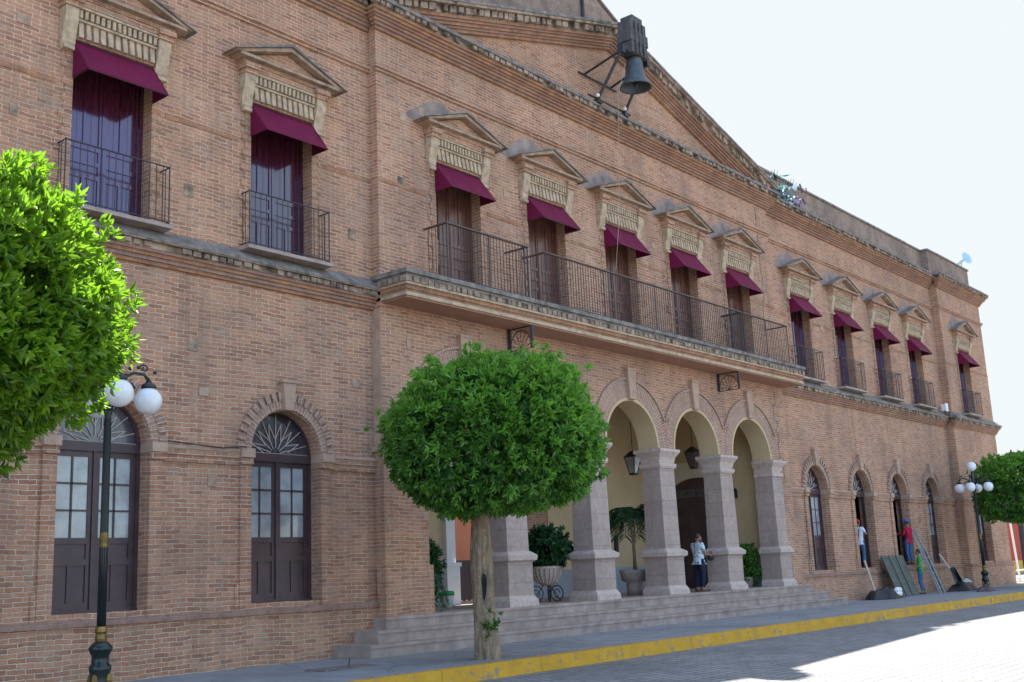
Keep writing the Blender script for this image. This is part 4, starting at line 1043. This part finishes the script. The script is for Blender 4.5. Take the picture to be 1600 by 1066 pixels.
# ---------------------------------------------------------------- street lamps
def lamp(label,x,y,rot,h=0.):
    T=thing('street_lamp',label,'street lamp',(x,y,0),rot,group='ornate globe street lamps on the sidewalk')
    q=MB(); q.smooth=True
    q.lathe([(.18,0),(.18,.06),(.16,.08),(.16,.14),(.145,.2),(.13,.36),(.15,.42),(.15,.47),(.12,.50),(.115,.6),(.155,.68),(.165,.71),(.12,.77),(.08,.80)],n=20)
    q.smooth=False; q.box(-.24,.24,-.24,.24,0,.03); 
    q.build('pedestal',M['green_paint'],T)
    g_=MB()
    for k in range(4):
        a=PI/4+k*PI/2; g_.ball((.135*math.cos(a),.135*math.sin(a),.28),.05,8,(1,1,2)); g_.ball((.15*math.cos(a),.15*math.sin(a),.10),.045,8,(1,1,.8))
    g_.build('gilded_ornament',M['gold'],T); g_=MB()
    g_.lathe([(.075,.80),(.082,.84),(.07,.90),(.085,.93),(.075,1.0)],n=16)
    g_.build('gilded_collar',M['gold'],T); g_=MB()
    g_.lathe([(.052,2.06),(.062,2.1),(.055,2.16),(.064,2.24),(.052,2.3)],n=16)
    g_.build('gilded_band',M['gold'],T)
    q=MB(); q.smooth=True; q.lathe([(.062,.8),(.055,2.0),(.046,3.95),(.06,3.98),(.06,4.02),(.04,4.05)],n=16); 
    for k in range(12):
        a=2*PI*k/12; q.tube([(.058*math.cos(a),.058*math.sin(a),1.0),(.047*math.cos(a),.047*math.sin(a),3.9)],.006,4)
    q.build('pole',M['green_paint'],T)
    hd_=MB(); hd_.smooth=True
    hd_.lathe([(.05,4.0),(.08,4.1),(.06,4.25),(.09,4.4),(.07,4.55),(.09,4.68),(.05,4.8),(.06,4.84)],n=12)
    hd_.build('head_stem',M['green_paint'],T)
    for k in range(4):
        a=k*PI/2; ux,uy=math.cos(a),math.sin(a)
        arm=MB(); arm.smooth=True
        P=lambda r,z:(ux*r,uy*r,z)
        arm.tube([P(.05,4.30),P(.18,4.50),P(.36,4.60),P(.50,4.58),P(.57,4.50)],[.03,.026,.022,.022,.03],8)
        sp=[P(.2+.11*(1-t/14)*math.cos(t*.75)+.06,4.36+.11*(1-t/14)*math.sin(t*.75)) for t in range(13)]
        arm.tube(sp,[.018]*13,6)
        sp=[P(.50+.07*(1-t/12)*math.cos(2.6-t*.8),4.67+.06*(1-t/12)*math.sin(2.6-t*.8)) for t in range(10)]
        arm.tube(sp,.014,6)
        sp=[P(.10+.05*(1-t/12)*math.cos(2.2+t*.8),4.08+.09*(1-t/12)*math.sin(2.2+t*.8)) for t in range(10)]
        arm.tube([P(.06,4.25)]+sp,.014,6)
        for rr_,zz in ((.30,4.66),(.42,4.68),(.66,4.62),(.24,4.56)): arm.ball(P(rr_,zz),.035,6,(1,1,.8))
        arm.lathe([(.03,0),(.05,-.04),(.10,-.07),(.115,-.11),(.10,-.13)],P(.57,4.50),12)
        ao=arm.build('scroll_arm',M['green_paint'],T)
        gl=MB(); gl.smooth=True; gl.ball(P(.57,4.19),.2,24); gl.build('globe',M['opal'],ao)
    gl=MB(); gl.smooth=True; gl.ball((0,0,5.06),.2,24); gl.build('globe',M['opal'],T)
    return T
lamp('nearer street lamp with white globes beside the left arched door, crown half hidden by leaves',8.53,-2.9,math.radians(-16))
lamp('farther street lamp with all white globes showing, at the right end of the building',48.3,-2.25,math.radians(4))
# ---------------------------------------------------------------- right background
RB=thing('red_building','red painted building with a yellow base beyond the end of the town hall','building',(90,12,0))
q=MB(); q.box(-14,60,0,12,.8,4.6); q.build('wall',M['redp'],RB); q=MB(); q.box(-14.05,60,-.05,12,-.3,.8); q.build('base',M['yellowp'],RB)
q=MB(); q.box(-14.2,60,-.2,12.2,4.6,4.9); q.build('roof',M['terra'],RB)
q=MB()
for x in (-8,-2,4): q.box(x,x+1.4,-.03,0.01,-.2,3)
q.build('door',M['door'],RB)
T=thing('utility_pole','dark utility pole rising behind the right tree','pole',(80.5,5.2,0)); q=MB(); q.tube([(0,0,-.3),(0,0,8.2)],[.2,.16],10); q.build('shaft',M['blackp'],T); q=MB(); q.box(-.1,.5,-.04,.04,7.9,8.0); q.tube([(0,0,8.1),(0,0,8.35)],.06,6); q.build('fitting',M['blackp'],T)
T=thing('white_post','leaning white post with a low rail beyond the building corner','post',(65.6,1.4,0)); q=MB(); q.tube([(0,0,-.25),(-.1,.1,3.1)],.06,8); q.build('upright',M['white'],T)
q=MB(); q.tube([(-.5,0,.1),(5,.3,.15)],.05,6); q.tube([(-.5,0,.5),(5,.3,.55)],.04,6); q.build('rail',M['white'],T)
#PEOPLE_AND_PROPS
# ---------------------------------------------------------------- people
def skin_mesh(name,nodes,edges,root,sub=2,smoothshade=True):
    keys=list(nodes); idx={k:i for i,k in enumerate(keys)}
    me=bpy.data.meshes.new(name+'_sk'); me.from_pydata([nodes[k][0] for k in keys],[(idx[a],idx[b]) for a,b in edges],[])
    o=bpy.data.objects.new(name+'_sk',me); COL.objects.link(o)
    md=o.modifiers.new('s','SKIN'); md.use_smooth_shade=True
    for k in keys:
        r=nodes[k][1]; sv=me.skin_vertices[0].data[idx[k]]; sv.radius=(r,r) if not isinstance(r,tuple) else r; sv.use_root=(k==root)
    sb=o.modifiers.new('u','SUBSURF'); sb.levels=sub; sb.render_levels=sub
    dg=bpy.context.evaluated_depsgraph_get(); ev=o.evaluated_get(dg); m2=bpy.data.meshes.new_from_object(ev)
    q=MB(); q.smooth=True; q.add([tuple(v.co) for v in m2.vertices],[tuple(p.vertices) for p in m2.polygons])
    bpy.data.objects.remove(o); bpy.data.meshes.remove(m2); return q
def skinmat(name,c):
    m,nt,b=mat(name); b.inputs['Base Color'].default_value=(*c,1); b.inputs['Roughness'].default_value=.55; b.inputs['Subsurface Weight'].default_value=.1
    b.inputs['Subsurface Radius'].default_value=(.02,.01,.005)
    g=N(nt,'NewGeometry'); L(nt,mix(nt,ramp(nt,noise(nt,g.outputs['Position'],20,3),.3,.7),tuple(x*.9 for x in c),tuple(x*1.1 for x in c)),b.inputs['Base Color']); return m
SK=skinmat('tanned_skin',(.33,.17,.105)); 
def fab(name,c,v=.2): return cloth(name,c,.85,.2,.006)
HAIR=plain('black_hair',(.015,.012,.011),.5,.3,30)
DEN=fab('blue_denim',(.055,.12,.24)); DEND=fab('dark_navy_denim',(.018,.024,.045)); SHOE=plain('brown_work_shoe',(.10,.06,.04),.7,.2,20)
def person(label,x,y,z,face,pose,h=1.7,top=None,pants=None,hat=None,hair='short',shoes=None,skinm=None,sleeve='short',extra=None,group=None,wide=1.0):
    # local frame: the figure looks towards -Y ; face = rotation about z in degrees
    T=thing('person',label,'person',(x,y,z),math.radians(face),group); T.scale=(h/1.7*wide,h/1.7*wide,h/1.7)
    J=dict(pel=(0,0,.93),sp=(0,-.01,1.10),ch=(0,0,1.30),nk=(0,.01,1.46),hb=(0,-.005,1.54),
      sL=(-.17,.01,1.41),eL=(-.22,.03,1.13),wL=(-.22,-.06,.90),sR=(.17,.01,1.41),eR=(.22,.03,1.13),wR=(.22,-.06,.90),
      hL=(-.095,0,.88),kL=(-.105,-.02,.49),aL=(-.11,.03,.09),tL=(-.12,-.12,.035),hR=(.095,0,.88),kR=(.105,-.02,.49),aR=(.11,.03,.09),tR=(.12,-.12,.035))
    J.update(pose); V={k:Vector(v) for k,v in J.items()}
    nod={'pel':(V['pel'],(.10,.075)),'sp':(V['sp'],(.095,.07)),'ch':(V['ch'],(.11,.075)),'nk':(V['nk'],.052),'hb':(V['hb'],.05)}
    ed=[('pel','sp'),('sp','ch'),('ch','nk'),('nk','hb')]
    for s_ in 'LR':
        nod['s'+s_]=(V['s'+s_],.052); nod['e'+s_]=(V['e'+s_],.038); nod['w'+s_]=(V['w'+s_],.026)
        nod['h'+s_]=(V['h'+s_],.065); nod['k'+s_]=(V['k'+s_],.055); nod['a'+s_]=(V['a'+s_],.038); nod['t'+s_]=(V['t'+s_],.032)
        ed+=[('ch','s'+s_),('s'+s_,'e'+s_),('e'+s_,'w'+s_),('pel','h'+s_),('h'+s_,'k'+s_),('k'+s_,'a'+s_),('a'+s_,'t'+s_)]
    b=skin_mesh('b',nod,ed,'pel')
    # head
    hd=V['hb']+Vector((0,-.012,.085)); b.smooth=True
    b.ball(hd,.1,18,(.76,.93,1.16)); b.ball(hd+Vector((0,-.02,-.055)),.065,12,(.85,1,.8))
    b.ball(hd+Vector((0,-.098,-.012)),.016,8,(.8,1.1,1.5)); b.tube([hd+Vector((-.022,-.088,-.055)),hd+Vector((0,-.095,-.053)),hd+Vector((.022,-.088,-.055))],.006,6)
    for s_ in (-1,1): b.ball(hd+Vector((s_*.076,.005,-.005)),.022,8,(.4,.8,1.2))
    for s_ in 'LR':
        w=V['w'+s_]; e=V['e'+s_]; d=(w-e).normalized(); side=d.cross(Vector((0,0,1)) if abs(d.z)<.8 else Vector((1,0,0))).normalized(); up=side.cross(d)
        b.tube([w-d*.01,w+d*.035,w+d*.085],[.026,.036,.034],8)
        for k in range(4):
            o=side*(-.027+.018*k); ln=(.07,.082,.078,.062)[k]
            p0=w+d*.08+o; p1=p0+d*ln*.5+up*.006; p2=p1+(d*.7-up*.6).normalized()*ln*.5
            b.tube([p0,p1,p2],[.0095,.009,.007],6)
        p0=w+d*.03-side*.028; b.tube([p0,p0-side*.022+d*.025,p0-side*.026+d*.06],[.011,.010,.008],6)
    b.build('body',skinm or SK,T)
    q=MB(); 
    for s_ in (-1,1): q=MB(); q.ball(hd+Vector((s_*.030,-.083,.012)),.011,8,(1.2,.6,.7)); q.build('eye',HAIR,T)
    # shirt
    n2={'bt':(V['pel']+Vector((0,0,-.10)),(.172,.138)),'pel':(V['pel']+Vector((0,0,.02)),(.162,.128)),'sp':(V['sp'],(.155,.12)),'ch':(V['ch'],(.168,.125)),'nk':(V['nk']-Vector((0,0,.02)),.082)}
    e2=[('bt','pel'),('pel','sp'),('sp','ch'),('ch','nk')]
    for s_ in 'LR':
        n2['s'+s_]=(V['s'+s_],.068); m_=V['s'+s_].lerp(V['e'+s_],.75 if sleeve=='short' else 1); n2['e'+s_]=(m_,.056 if sleeve=='short' else .047)
        e2+=[('ch','s'+s_),('s'+s_,'e'+s_)]
        if sleeve=='long': n2['w'+s_]=(V['w'+s_].lerp(V['e'+s_],.08),.036); e2.append(('e'+s_,'w'+s_))
    skin_mesh('s',n2,e2,'pel').build('shirt',top,T)
    n3={'tp':(V['sp']+Vector((0,0,.03)),(.12,.09)),'pel':(V['pel']+Vector((0,0,.0)),(.15,.12))}; e3=[('tp','pel')]
    for s_ in 'LR':
        n3['h'+s_]=(V['h'+s_]-Vector((0,0,.03)),.108); n3['k'+s_]=(V['k'+s_],.070); n3['a'+s_]=(V['a'+s_]+Vector((0,0,.02)),.058)
        e3+=[('pel','h'+s_),('h'+s_,'k'+s_),('k'+s_,'a'+s_)]
    skin_mesh('p',n3,e3,'pel').build('trousers',pants,T)
    for s_ in 'LR':
        q=MB(); q.smooth=True; a=V['a'+s_]; t=V['t'+s_]; fl=a.copy(); fl.z=t.z+.005
        q.tube([fl+(fl-t).normalized()*.05,fl,fl.lerp(t,.6),t+(t-fl).normalized()*.07],[.036,.045,.046,.030],10); q.build('shoe',shoes or SHOE,T)
    if hair:
        q=MB(); q.smooth=True; q.ball(hd+Vector((0,.018,.028)),.1,18,(.84,.93,1.08))
        if hair=='long': q.ball(hd+Vector((0,.07,-.03)),.07,12,(1.1,.8,1.5))
        q.build('hair',HAIR,T)
    if hat:
        q=MB(); q.smooth=True; q.ball(hd+Vector((0,.008,.052)),.104,18,(.84,.98,.86)); q.ball(hd+Vector((0,-.125,.045)),.07,12,(.95,1,.14)); q.build('cap',hat,T)
    if extra: extra(T,V,hd)
    return T
def wtop():
    m,nt,b=mat('pale_patterned_blouse'); g=N(nt,'NewGeometry'); v=N(nt,'TexVoronoi'); v.inputs['Scale'].default_value=16; L(nt,g.outputs['Position'],v.inputs['Vector'])
    c=mix(nt,ramp(nt,v.outputs['Distance'],.35,.5),(.36,.55,.62),(.70,.74,.74)); c=mix(nt,ramp(nt,noise(nt,g.outputs['Position'],13,2),.55,.62),c,(.10,.16,.25)); L(nt,c,b.inputs['Base Color']); b.inputs['Roughness'].default_value=.85; return m
def hold(T,V,hd):
    q=MB(); q.smooth=True; c=(V['wL']+V['wR'])/2+Vector((0,-.13,.0)); q.ball(c,.11,12,(1.1,.8,.85)); q.ball(c+Vector((.05,-.06,.05)),.06,10); q.build('held_bag',M['blackp'],T,held='yes') if False else None
W=person('woman in pale patterned blouse and dark jeans standing between two stone piers',29.88,.22,.725,72,dict(wL=(-.10,-.30,1.08),eL=(-.20,-.04,1.12),wR=(.10,-.30,1.06),eR=(.20,-.04,1.12),tL=(-.12,-.13,.035)),1.68,wtop(),DEND,hair='short',wide=1.2)
T=thing('dark_bag','small dark bag held in the hands of the woman in the patterned blouse','bag',(30.36,.08,.725+1.0))
q=MB(); q.smooth=True; q.ball((0,0,0),.13,14,(1.0,.8,.85)); q.build('pouch',M['blackp'],T); q=MB(); q.tube([(-.1,0,.08),(-.06,0,.17),(.06,0,.17),(.1,0,.08)],.01,6); q.build('strap',M['iron'],T)
person('person in dark clothes standing half hidden behind the stone pier beside the woman',31.75,1.25,.725,-75,dict(wL=(-.12,-.28,1.12),wR=(.12,-.26,1.10)),1.66,fab('near_black_shirt',(.02,.022,.035)),DEND)
WH=fab('white_cotton',(.6,.62,.66)); RC=fab('red_cap_cloth',(.55,.02,.03)); BC=fab('blue_cap_cloth',(.03,.12,.42)); RS=fab('red_shirt_cloth',(.38,.012,.045)); GS=fab('green_shirt_cloth',(.02,.33,.06)); 
def bib(T,V,hd):
    q=MB(); q.smooth=True
    q.prism([(-.12,.95),(.12,.95),(.10,1.26),(-.10,1.26)],-.135,-.118); q.tube([(-.09,-.12,1.25),(-.10,-.08,1.42),(-.09,.03,1.47),(-.05,.12,1.35),(-.02,.13,1.05)],.016,6); q.tube([(.09,-.12,1.25),(.10,-.08,1.42),(.09,.03,1.47),(.05,.12,1.35),(.02,.13,1.05)],.016,6)
    q.build('bib',DEN,T)
person('worker in red cap, white shirt and blue overalls standing in an open arched doorway',41.60,.10,1.19,95,dict(wL=(-.18,-.34,1.22),eL=(-.24,-.08,1.20),wR=(.20,-.30,1.15),kL=(-.10,-.06,.49),aR=(.11,.10,.09),tR=(.12,-.05,.035)),1.72,WH,DEN,hat=RC,extra=bib)
person('worker in blue cap and red shirt on the ledge of an open arched doorway',46.15,-.04,1.19,165,dict(sp=(0,.03,1.10),ch=(0,.06,1.30),nk=(0,.05,1.46),hb=(0,.02,1.54),sL=(-.17,.05,1.40),sR=(.17,.05,1.40),wL=(-.26,-.25,1.28),eL=(-.28,-.0,1.2),wR=(.24,-.26,1.2),eR=(.27,0,1.15)),1.74,RS,DEN,hat=BC,sleeve='long')
person('worker in green shirt and blue jeans standing on the sidewalk by the ladder',45.55,-.62,0,200,dict(wL=(-.25,-.05,.88),wR=(.22,-.22,1.0),eR=(.25,.02,1.12),kR=(.11,-.05,.49),aL=(-.12,.08,.09),tL=(-.13,-.06,.035)),1.72,GS,DEN)
# ---------------------------------------------------------------- props on the sidewalk
for i,(x,tw,lab) in enumerate(((42.95,.0,'grey-green shutter leaning on the wall, leftmost of three'),(43.66,.06,'grey-green shutter leaning on the wall, middle of three'),(44.38,-.04,'grey-green shutter leaning on the wall, nearest the worker in green'))):
    T=thing('wooden_shutter',lab,'shutter',(x,-.80,.004),tw,'wooden shutters leaning below the open doorways')
    ang=.33; q=MB(); w_=.32; h_=1.62
    def st(x0,x1,z0,z1,d0,d1):
        ca,sa=math.cos(ang),math.sin(ang); P=[]
        for z in (z0,z1):
            for xx,d in ((x0,d0),(x1,d0),(x1,d1),(x0,d1)): P.append((xx,z*sa+d*ca,z*ca-d*sa+.02))
        q.hexa(P)
    st(-w_,w_,0,h_,.012,.03); 
    for a,b_ in ((-w_,-w_+.09),(w_-.09,w_)): st(a,b_,0,h_,0,.045)
    q.build('board_panel',M['plankm'],T); q=MB()
    for z0 in (0,.55,h_-.1): st(-w_+.09,w_-.09,z0,z0+.1,0,.044)
    for k in range(5): xx=-.2+k*.1; st(xx-.004,xx+.004,.1,h_-.1,.009,.013)
    q.build('cross_rail',M['plankm'],T)
T=thing('extension_ladder','tall dull aluminium extension ladder leaning on the wall behind the worker in green','ladder',(46.55,-1.02,0))
def ladder(w_,h_,ang,dy,n):
    q=MB(); ca,sa=math.cos(ang),math.sin(ang)
    f=lambda x,z,d=0:(x,z*sa+d+dy,z*ca)
    for s_ in (-1,1): q.tube([f(s_*w_,0),f(s_*w_,h_)],.032,6)
    r=[]
    for k in range(n): z=.22+k*(h_-.3)/(n-1); m_=MB(); m_.tube([f(-w_,z),f(w_,z)],.018,6); r.append(m_)
    return q,r
q,r=ladder(.24,2.75,.33,0,9); q.build('side_rail',M['alu'],T); [k.build('rung',M['alu'],T) for k in r]
q,r=ladder(.19,1.9,.33,-.06,6); o=q.build('lower_section',M['alu'],T); [k.build('rung',M['alu'],o) for k in r]
def heapmesh(sx,sy,sz,seed,n=26):
    rg=random.Random(seed); q=MB(); ph=[rg.uniform(0,6.3) for _ in range(8)]; vs=[]
    for j in range(n+1):
        for i in range(n+1):
            u=2*i/n-1; v=2*j/n-1; d=max(0,1-(u*u+v*v)**.9); f=.72+.22*math.sin(u*4+ph[0])*math.sin(v*3+ph[1])+.10*abs(math.sin(u*7+ph[2]+v*5))+.05*math.sin(v*13+ph[3]-u*7)
            e=1+.12*math.sin(math.atan2(v,u)*5+ph[4]); vs.append((u*sx*e,v*sy*e,max(0.004,sz*(d**.6)*f)))
    q.smooth=True; q.add(vs,[(j*(n+1)+i,j*(n+1)+i+1,(j+1)*(n+1)+i+1,(j+1)*(n+1)+i) for j in range(n) for i in range(n)]); return q
T=thing('tarp_heap','crumpled black plastic tarp heap on the sidewalk at the foot of the steps side wall','tarp',(41.0,-.85,.004)); heapmesh(1.0,.5,.5,3).build('tarp',M['tarp'],T)
T=thing('white_bundle','rolled white plastic bundle lying beside the black tarp heap','bundle',(42.15,-.95,.0)); q=MB(); q.smooth=True
for k in range(2): q.tube([(-.40+.05*k,-.05,.14+.14*k),(-.2,-.04,.15+.14*k),(.0,-.02+.03*k,.14+.14*k),(.2,0,.15+.13*k),(.38-.04*k,.04,.13+.13*k)],[.07,.10,.11,.10,.06],10)
q.build('plastic_roll',M['white'],T)
T=thing('wooden_handle_tool','shovel with pale wooden handle leaning on the wall ledge beside the tarp heap','shovel',(40.35,-.85,0)); q=MB(); q.tube([(0,0,.2),(.22,.40,1.42)],.035,8); q.build('handle',M['palewood'],T)
q=MB(); q.hexa([(-.12,-.12,.01),(.12,-.12,.01),(.10,.02,.28),(-.10,.02,.28),(-.12,-.10,.01),(.12,-.10,.01),(.10,.05,.29),(-.10,.05,.29)]); q.build('blade',M['iron'],T)
T=thing('rubble_bag','black plastic rubble bag slumped on the sidewalk near the corner bay','bag',(48.6,-1.15,.004)); heapmesh(1.05,.5,.42,9).build('bag_body',M['tarp'],T); q=MB()
q.add([(-1.0,-.1,.3),(-.3,-.2,.25),(-.1,.05,.45),(-.9,.1,.95),(-.6,0,1.0),(-.2,-.1,.5)],[(0,1,2,3),(2,5,4,3),(0,1,5,2)]); q.build('raised_flap',M['tarp'],T)
T=thing('crumpled_white_bag','small crumpled pale plastic bag on top of the black rubble bag','bag',(49.1,-1.2,.34)); heapmesh(.28,.22,.16,5,12).build('bag_body',M['whitecloth'],T)
T=thing('pale_board','narrow pale board leaning between the black rubble bag and the wall','board',(49.1,-.95,.3)); q=MB(); q.hexa([(-.05,-.02,0),(.05,-.02,0),(.05,.02,0),(-.05,.02,0),(.15,.8,1.25),(.25,.8,1.25),(.25,.84,1.25),(.15,.84,1.25)]); q.build('timber',M['palewood'],T)
T=thing('rubble_sack','dusty purplish rubble sack lying against the base of the far lamp post','sack',(47.35,-2.5,.004)); heapmesh(.6,.3,.28,12,18).build('sack_cloth',M['rag'],T)
# ---------------------------------------------------------------- portico plants and lanterns
def urn(T,prof,m,name='pot',n=24):
    q=MB(); q.smooth=True; q.lathe(prof,n=n); return q.build(name,m,T)
def foliage_ball(name,T,c,r,n,ll,lw,m,seed,droop=0,spread=.9,nl=6):
    rg=np.random.default_rng(seed); d=rg.normal(0,1,(n,3)); d/=np.linalg.norm(d,axis=1)[:,None]; P=d*np.array(r)*(rg.random(n)**.4)[:,None]*(1+.2*np.sin(d@np.array([4,3,5]))[:,None])
    P=P+np.array(c); me=leaf_mesh(name,P,d,nl,ll,lw,m,rng=rg,spread=spread,droop=droop,tint=rg.random(n)*.8); return link(name,me,T)
def fronds(T,c,n,ln,m,seed,rise=.6,droop=1.0,name='frond',lw=.03,ll=.28,split=False):
    rg=random.Random(seed); rng_=np.random.default_rng(seed)
    for k in range(n):
        a=2*PI*k/n+rg.uniform(-.25,.25); l_=ln*rg.uniform(.8,1.15); rs=rise*rg.uniform(.6,1.2); P=[];D=[];st=MB()
        pts=[]
        for j in range(22):
            t=j/21; r=l_*t*(1-.2*t); z=rs*l_*1.5*t-droop*l_*t*t*1.1; pts.append(Vector((c[0]+math.cos(a)*r,c[1]+math.sin(a)*r,c[2]+z)))
        st.tube(pts[::3],[.010]*len(pts[::3]),5)
        o=st.build(name,m,T)
        for j in range(3,21):
            d=(pts[j+1]-pts[j]).normalized(); s_=d.cross(Vector((0,0,1))).normalized()
            for sg in (-1,1):
                for _ in range(2): P.append(pts[j]+(pts[j+1]-pts[j])*rg.random()); D.append((s_*sg+d*.6-Vector((0,0,.35))).normalized())
        me=leaf_mesh('leaflets',np.array([tuple(p) for p in P]),np.array([tuple(p) for p in D]),1,ll,lw,m,rng=rng_,spread=.08,up=0); link('leaflets',me,o)
T=thing('potted_fern','drooping fern in a white urn just inside the arcade beside the left brick pier','potted plant',(18.45,.75,.723),group='potted plants in the arcade')
urn(T,[(.24,0),(.24,.06),(.12,.12),(.09,.45),(.12,.55),(.26,.75),(.32,.95),(.30,1.0),(.2,.98)],M['white']); fronds(T,(0,0,1.0),16,.75,M['fern'],3,.55,1.5,lw=.03,ll=.16); foliage_ball('foliage',T,(.25,0,1.15),(.40,.35,.5),260,.14,.045,M['fern'],12,droop=.6)
T=thing('lidded_bucket','white plastic bucket with a green rim on the arcade floor beside the gate','bucket',(21.25,2.5,.723)); urn(T,[(.13,0),(.16,.3),(.165,.31)],M['white'],'bucket_body'); urn(T,[(.17,.29),(.175,.36),(.14,.40),(.02,.41)],plain('green_plastic',(.02,.28,.06),.5,.1,5),'lid')
T=thing('potted_shrub','big dark leafy shrub in a fluted stone urn on a scrolled iron stand','potted plant',(23.45,1.0,.723),group='potted plants in the arcade')
urn(T,[(.14,.42),(.24,.50),(.34,.66),(.38,.84),(.42,.90),(.36,.92)],M['stone'])
q=MB()
for k in range(20): a=2*PI*k/20; q.tube([(.26*math.cos(a),.26*math.sin(a),.5),(.37*math.cos(a),.37*math.sin(a),.68),(.40*math.cos(a),.40*math.sin(a),.84)],.022,5)
q.build('fluting',M['stone'],T)
q=MB()
for k in range(3):
    a=k*2*PI/3+2.6; cx,cy=.32*math.cos(a),.32*math.sin(a); q.tube([(cx+.2*math.cos(t)*math.cos(a),cy+.2*math.cos(t)*math.sin(a),.22+.2*math.sin(t)) for t in np.linspace(0,2*PI,18)],.016,6)
    q.tube([(cx+.1*math.cos(t)*math.cos(a),cy+.1*math.cos(t)*math.sin(a),.22+.1*math.sin(t)) for t in np.linspace(0,5,14)],.012,6)
    q.tube([(.1*math.cos(a),.1*math.sin(a),.43),(.45*math.cos(a),.45*math.sin(a),.01)],.014,6)
q.build('scroll_stand',M['iron'],T); foliage_ball('foliage',T,(0,0,1.38),(.62,.62,.52),420,.17,.09,M['fern'],5,droop=.5)
T=thing('potted_palm','tall slender palm in a heavy two-tier stone pot under the central arch','potted palm',(27.85,1.2,.723),group='potted plants in the arcade')
urn(T,[(.24,0),(.26,.34),(.22,.36),(.38,.42),(.42,.62),(.45,.72),(.38,.73)],M['terracotta']); q=MB(); q.smooth=True; q.tube([(0,0,.7),(.03,0,1.4),(-.02,0,2.25)],[.035,.03,.03],8); q.tube([(.14,.02,.7),(.12,.02,1.4),(.16,0,2.1)],[.03,.026,.025],8); q.build('trunk',M['bark'],T)
fronds(T,(0,0,2.2),15,1.0,M['fern'],6,.85,1.35,lw=.03,ll=.36)
T=thing('potted_climber','light green climbing plant heaped against the end wall in the last arch','potted plant',(34.1,.95,.723),group='potted plants in the arcade')
urn(T,[(.18,0),(.24,.3),(.26,.32),(.2,.31)],M['terracotta']); foliage_ball('foliage',T,(0,0,.78),(.42,.40,.62),430,.15,.09,M['bushl'],7,droop=.2); q=MB(); q.tube([(0,0,.3),(.05,0,1.2)],.02,6); q.build('stem',M['bark'],T)
for lab,x,y in (('black iron lantern hanging in the central arch above the palm',29.35,2.0),('black iron lantern hanging before the arched portico door',33.0,2.0)):
    zt=5.1 if x<30 else 5.45
    T=thing('hanging_lantern',lab,'lantern',(x,y,zt-.75),group='hanging iron lanterns in the arcade')
    q=MB()
    for sx,sy in ((1,1),(1,-1),(-1,-1),(-1,1)): q.tube([(sx*.09,sy*.09,.05),(sx*.19,sy*.19,.55)],.016,5)
    q.box(-.10,.10,-.10,.10,0,.06); q.build('frame',M['iron'],T)
    q=MB(); q.hexa([(-.22,-.22,.55),(.22,-.22,.55),(.22,.22,.55),(-.22,.22,.55),(-.05,-.05,.75),(.05,-.05,.75),(.05,.05,.75),(-.05,.05,.75)]); q.tube([(0,0,.75),(0,0,7.04-zt+.75)],.012,6); q.build('canopy',M['iron'],T)
    q=MB(); q.hexa([(-.085,-.085,.06),(.085,-.085,.06),(.085,.085,.06),(-.085,.085,.06),(-.18,-.18,.55),(.18,-.18,.55),(.18,.18,.55),(-.18,.18,.55)]); q.build('glass',M['darkglass'] if x>30 else M['glass'],T)
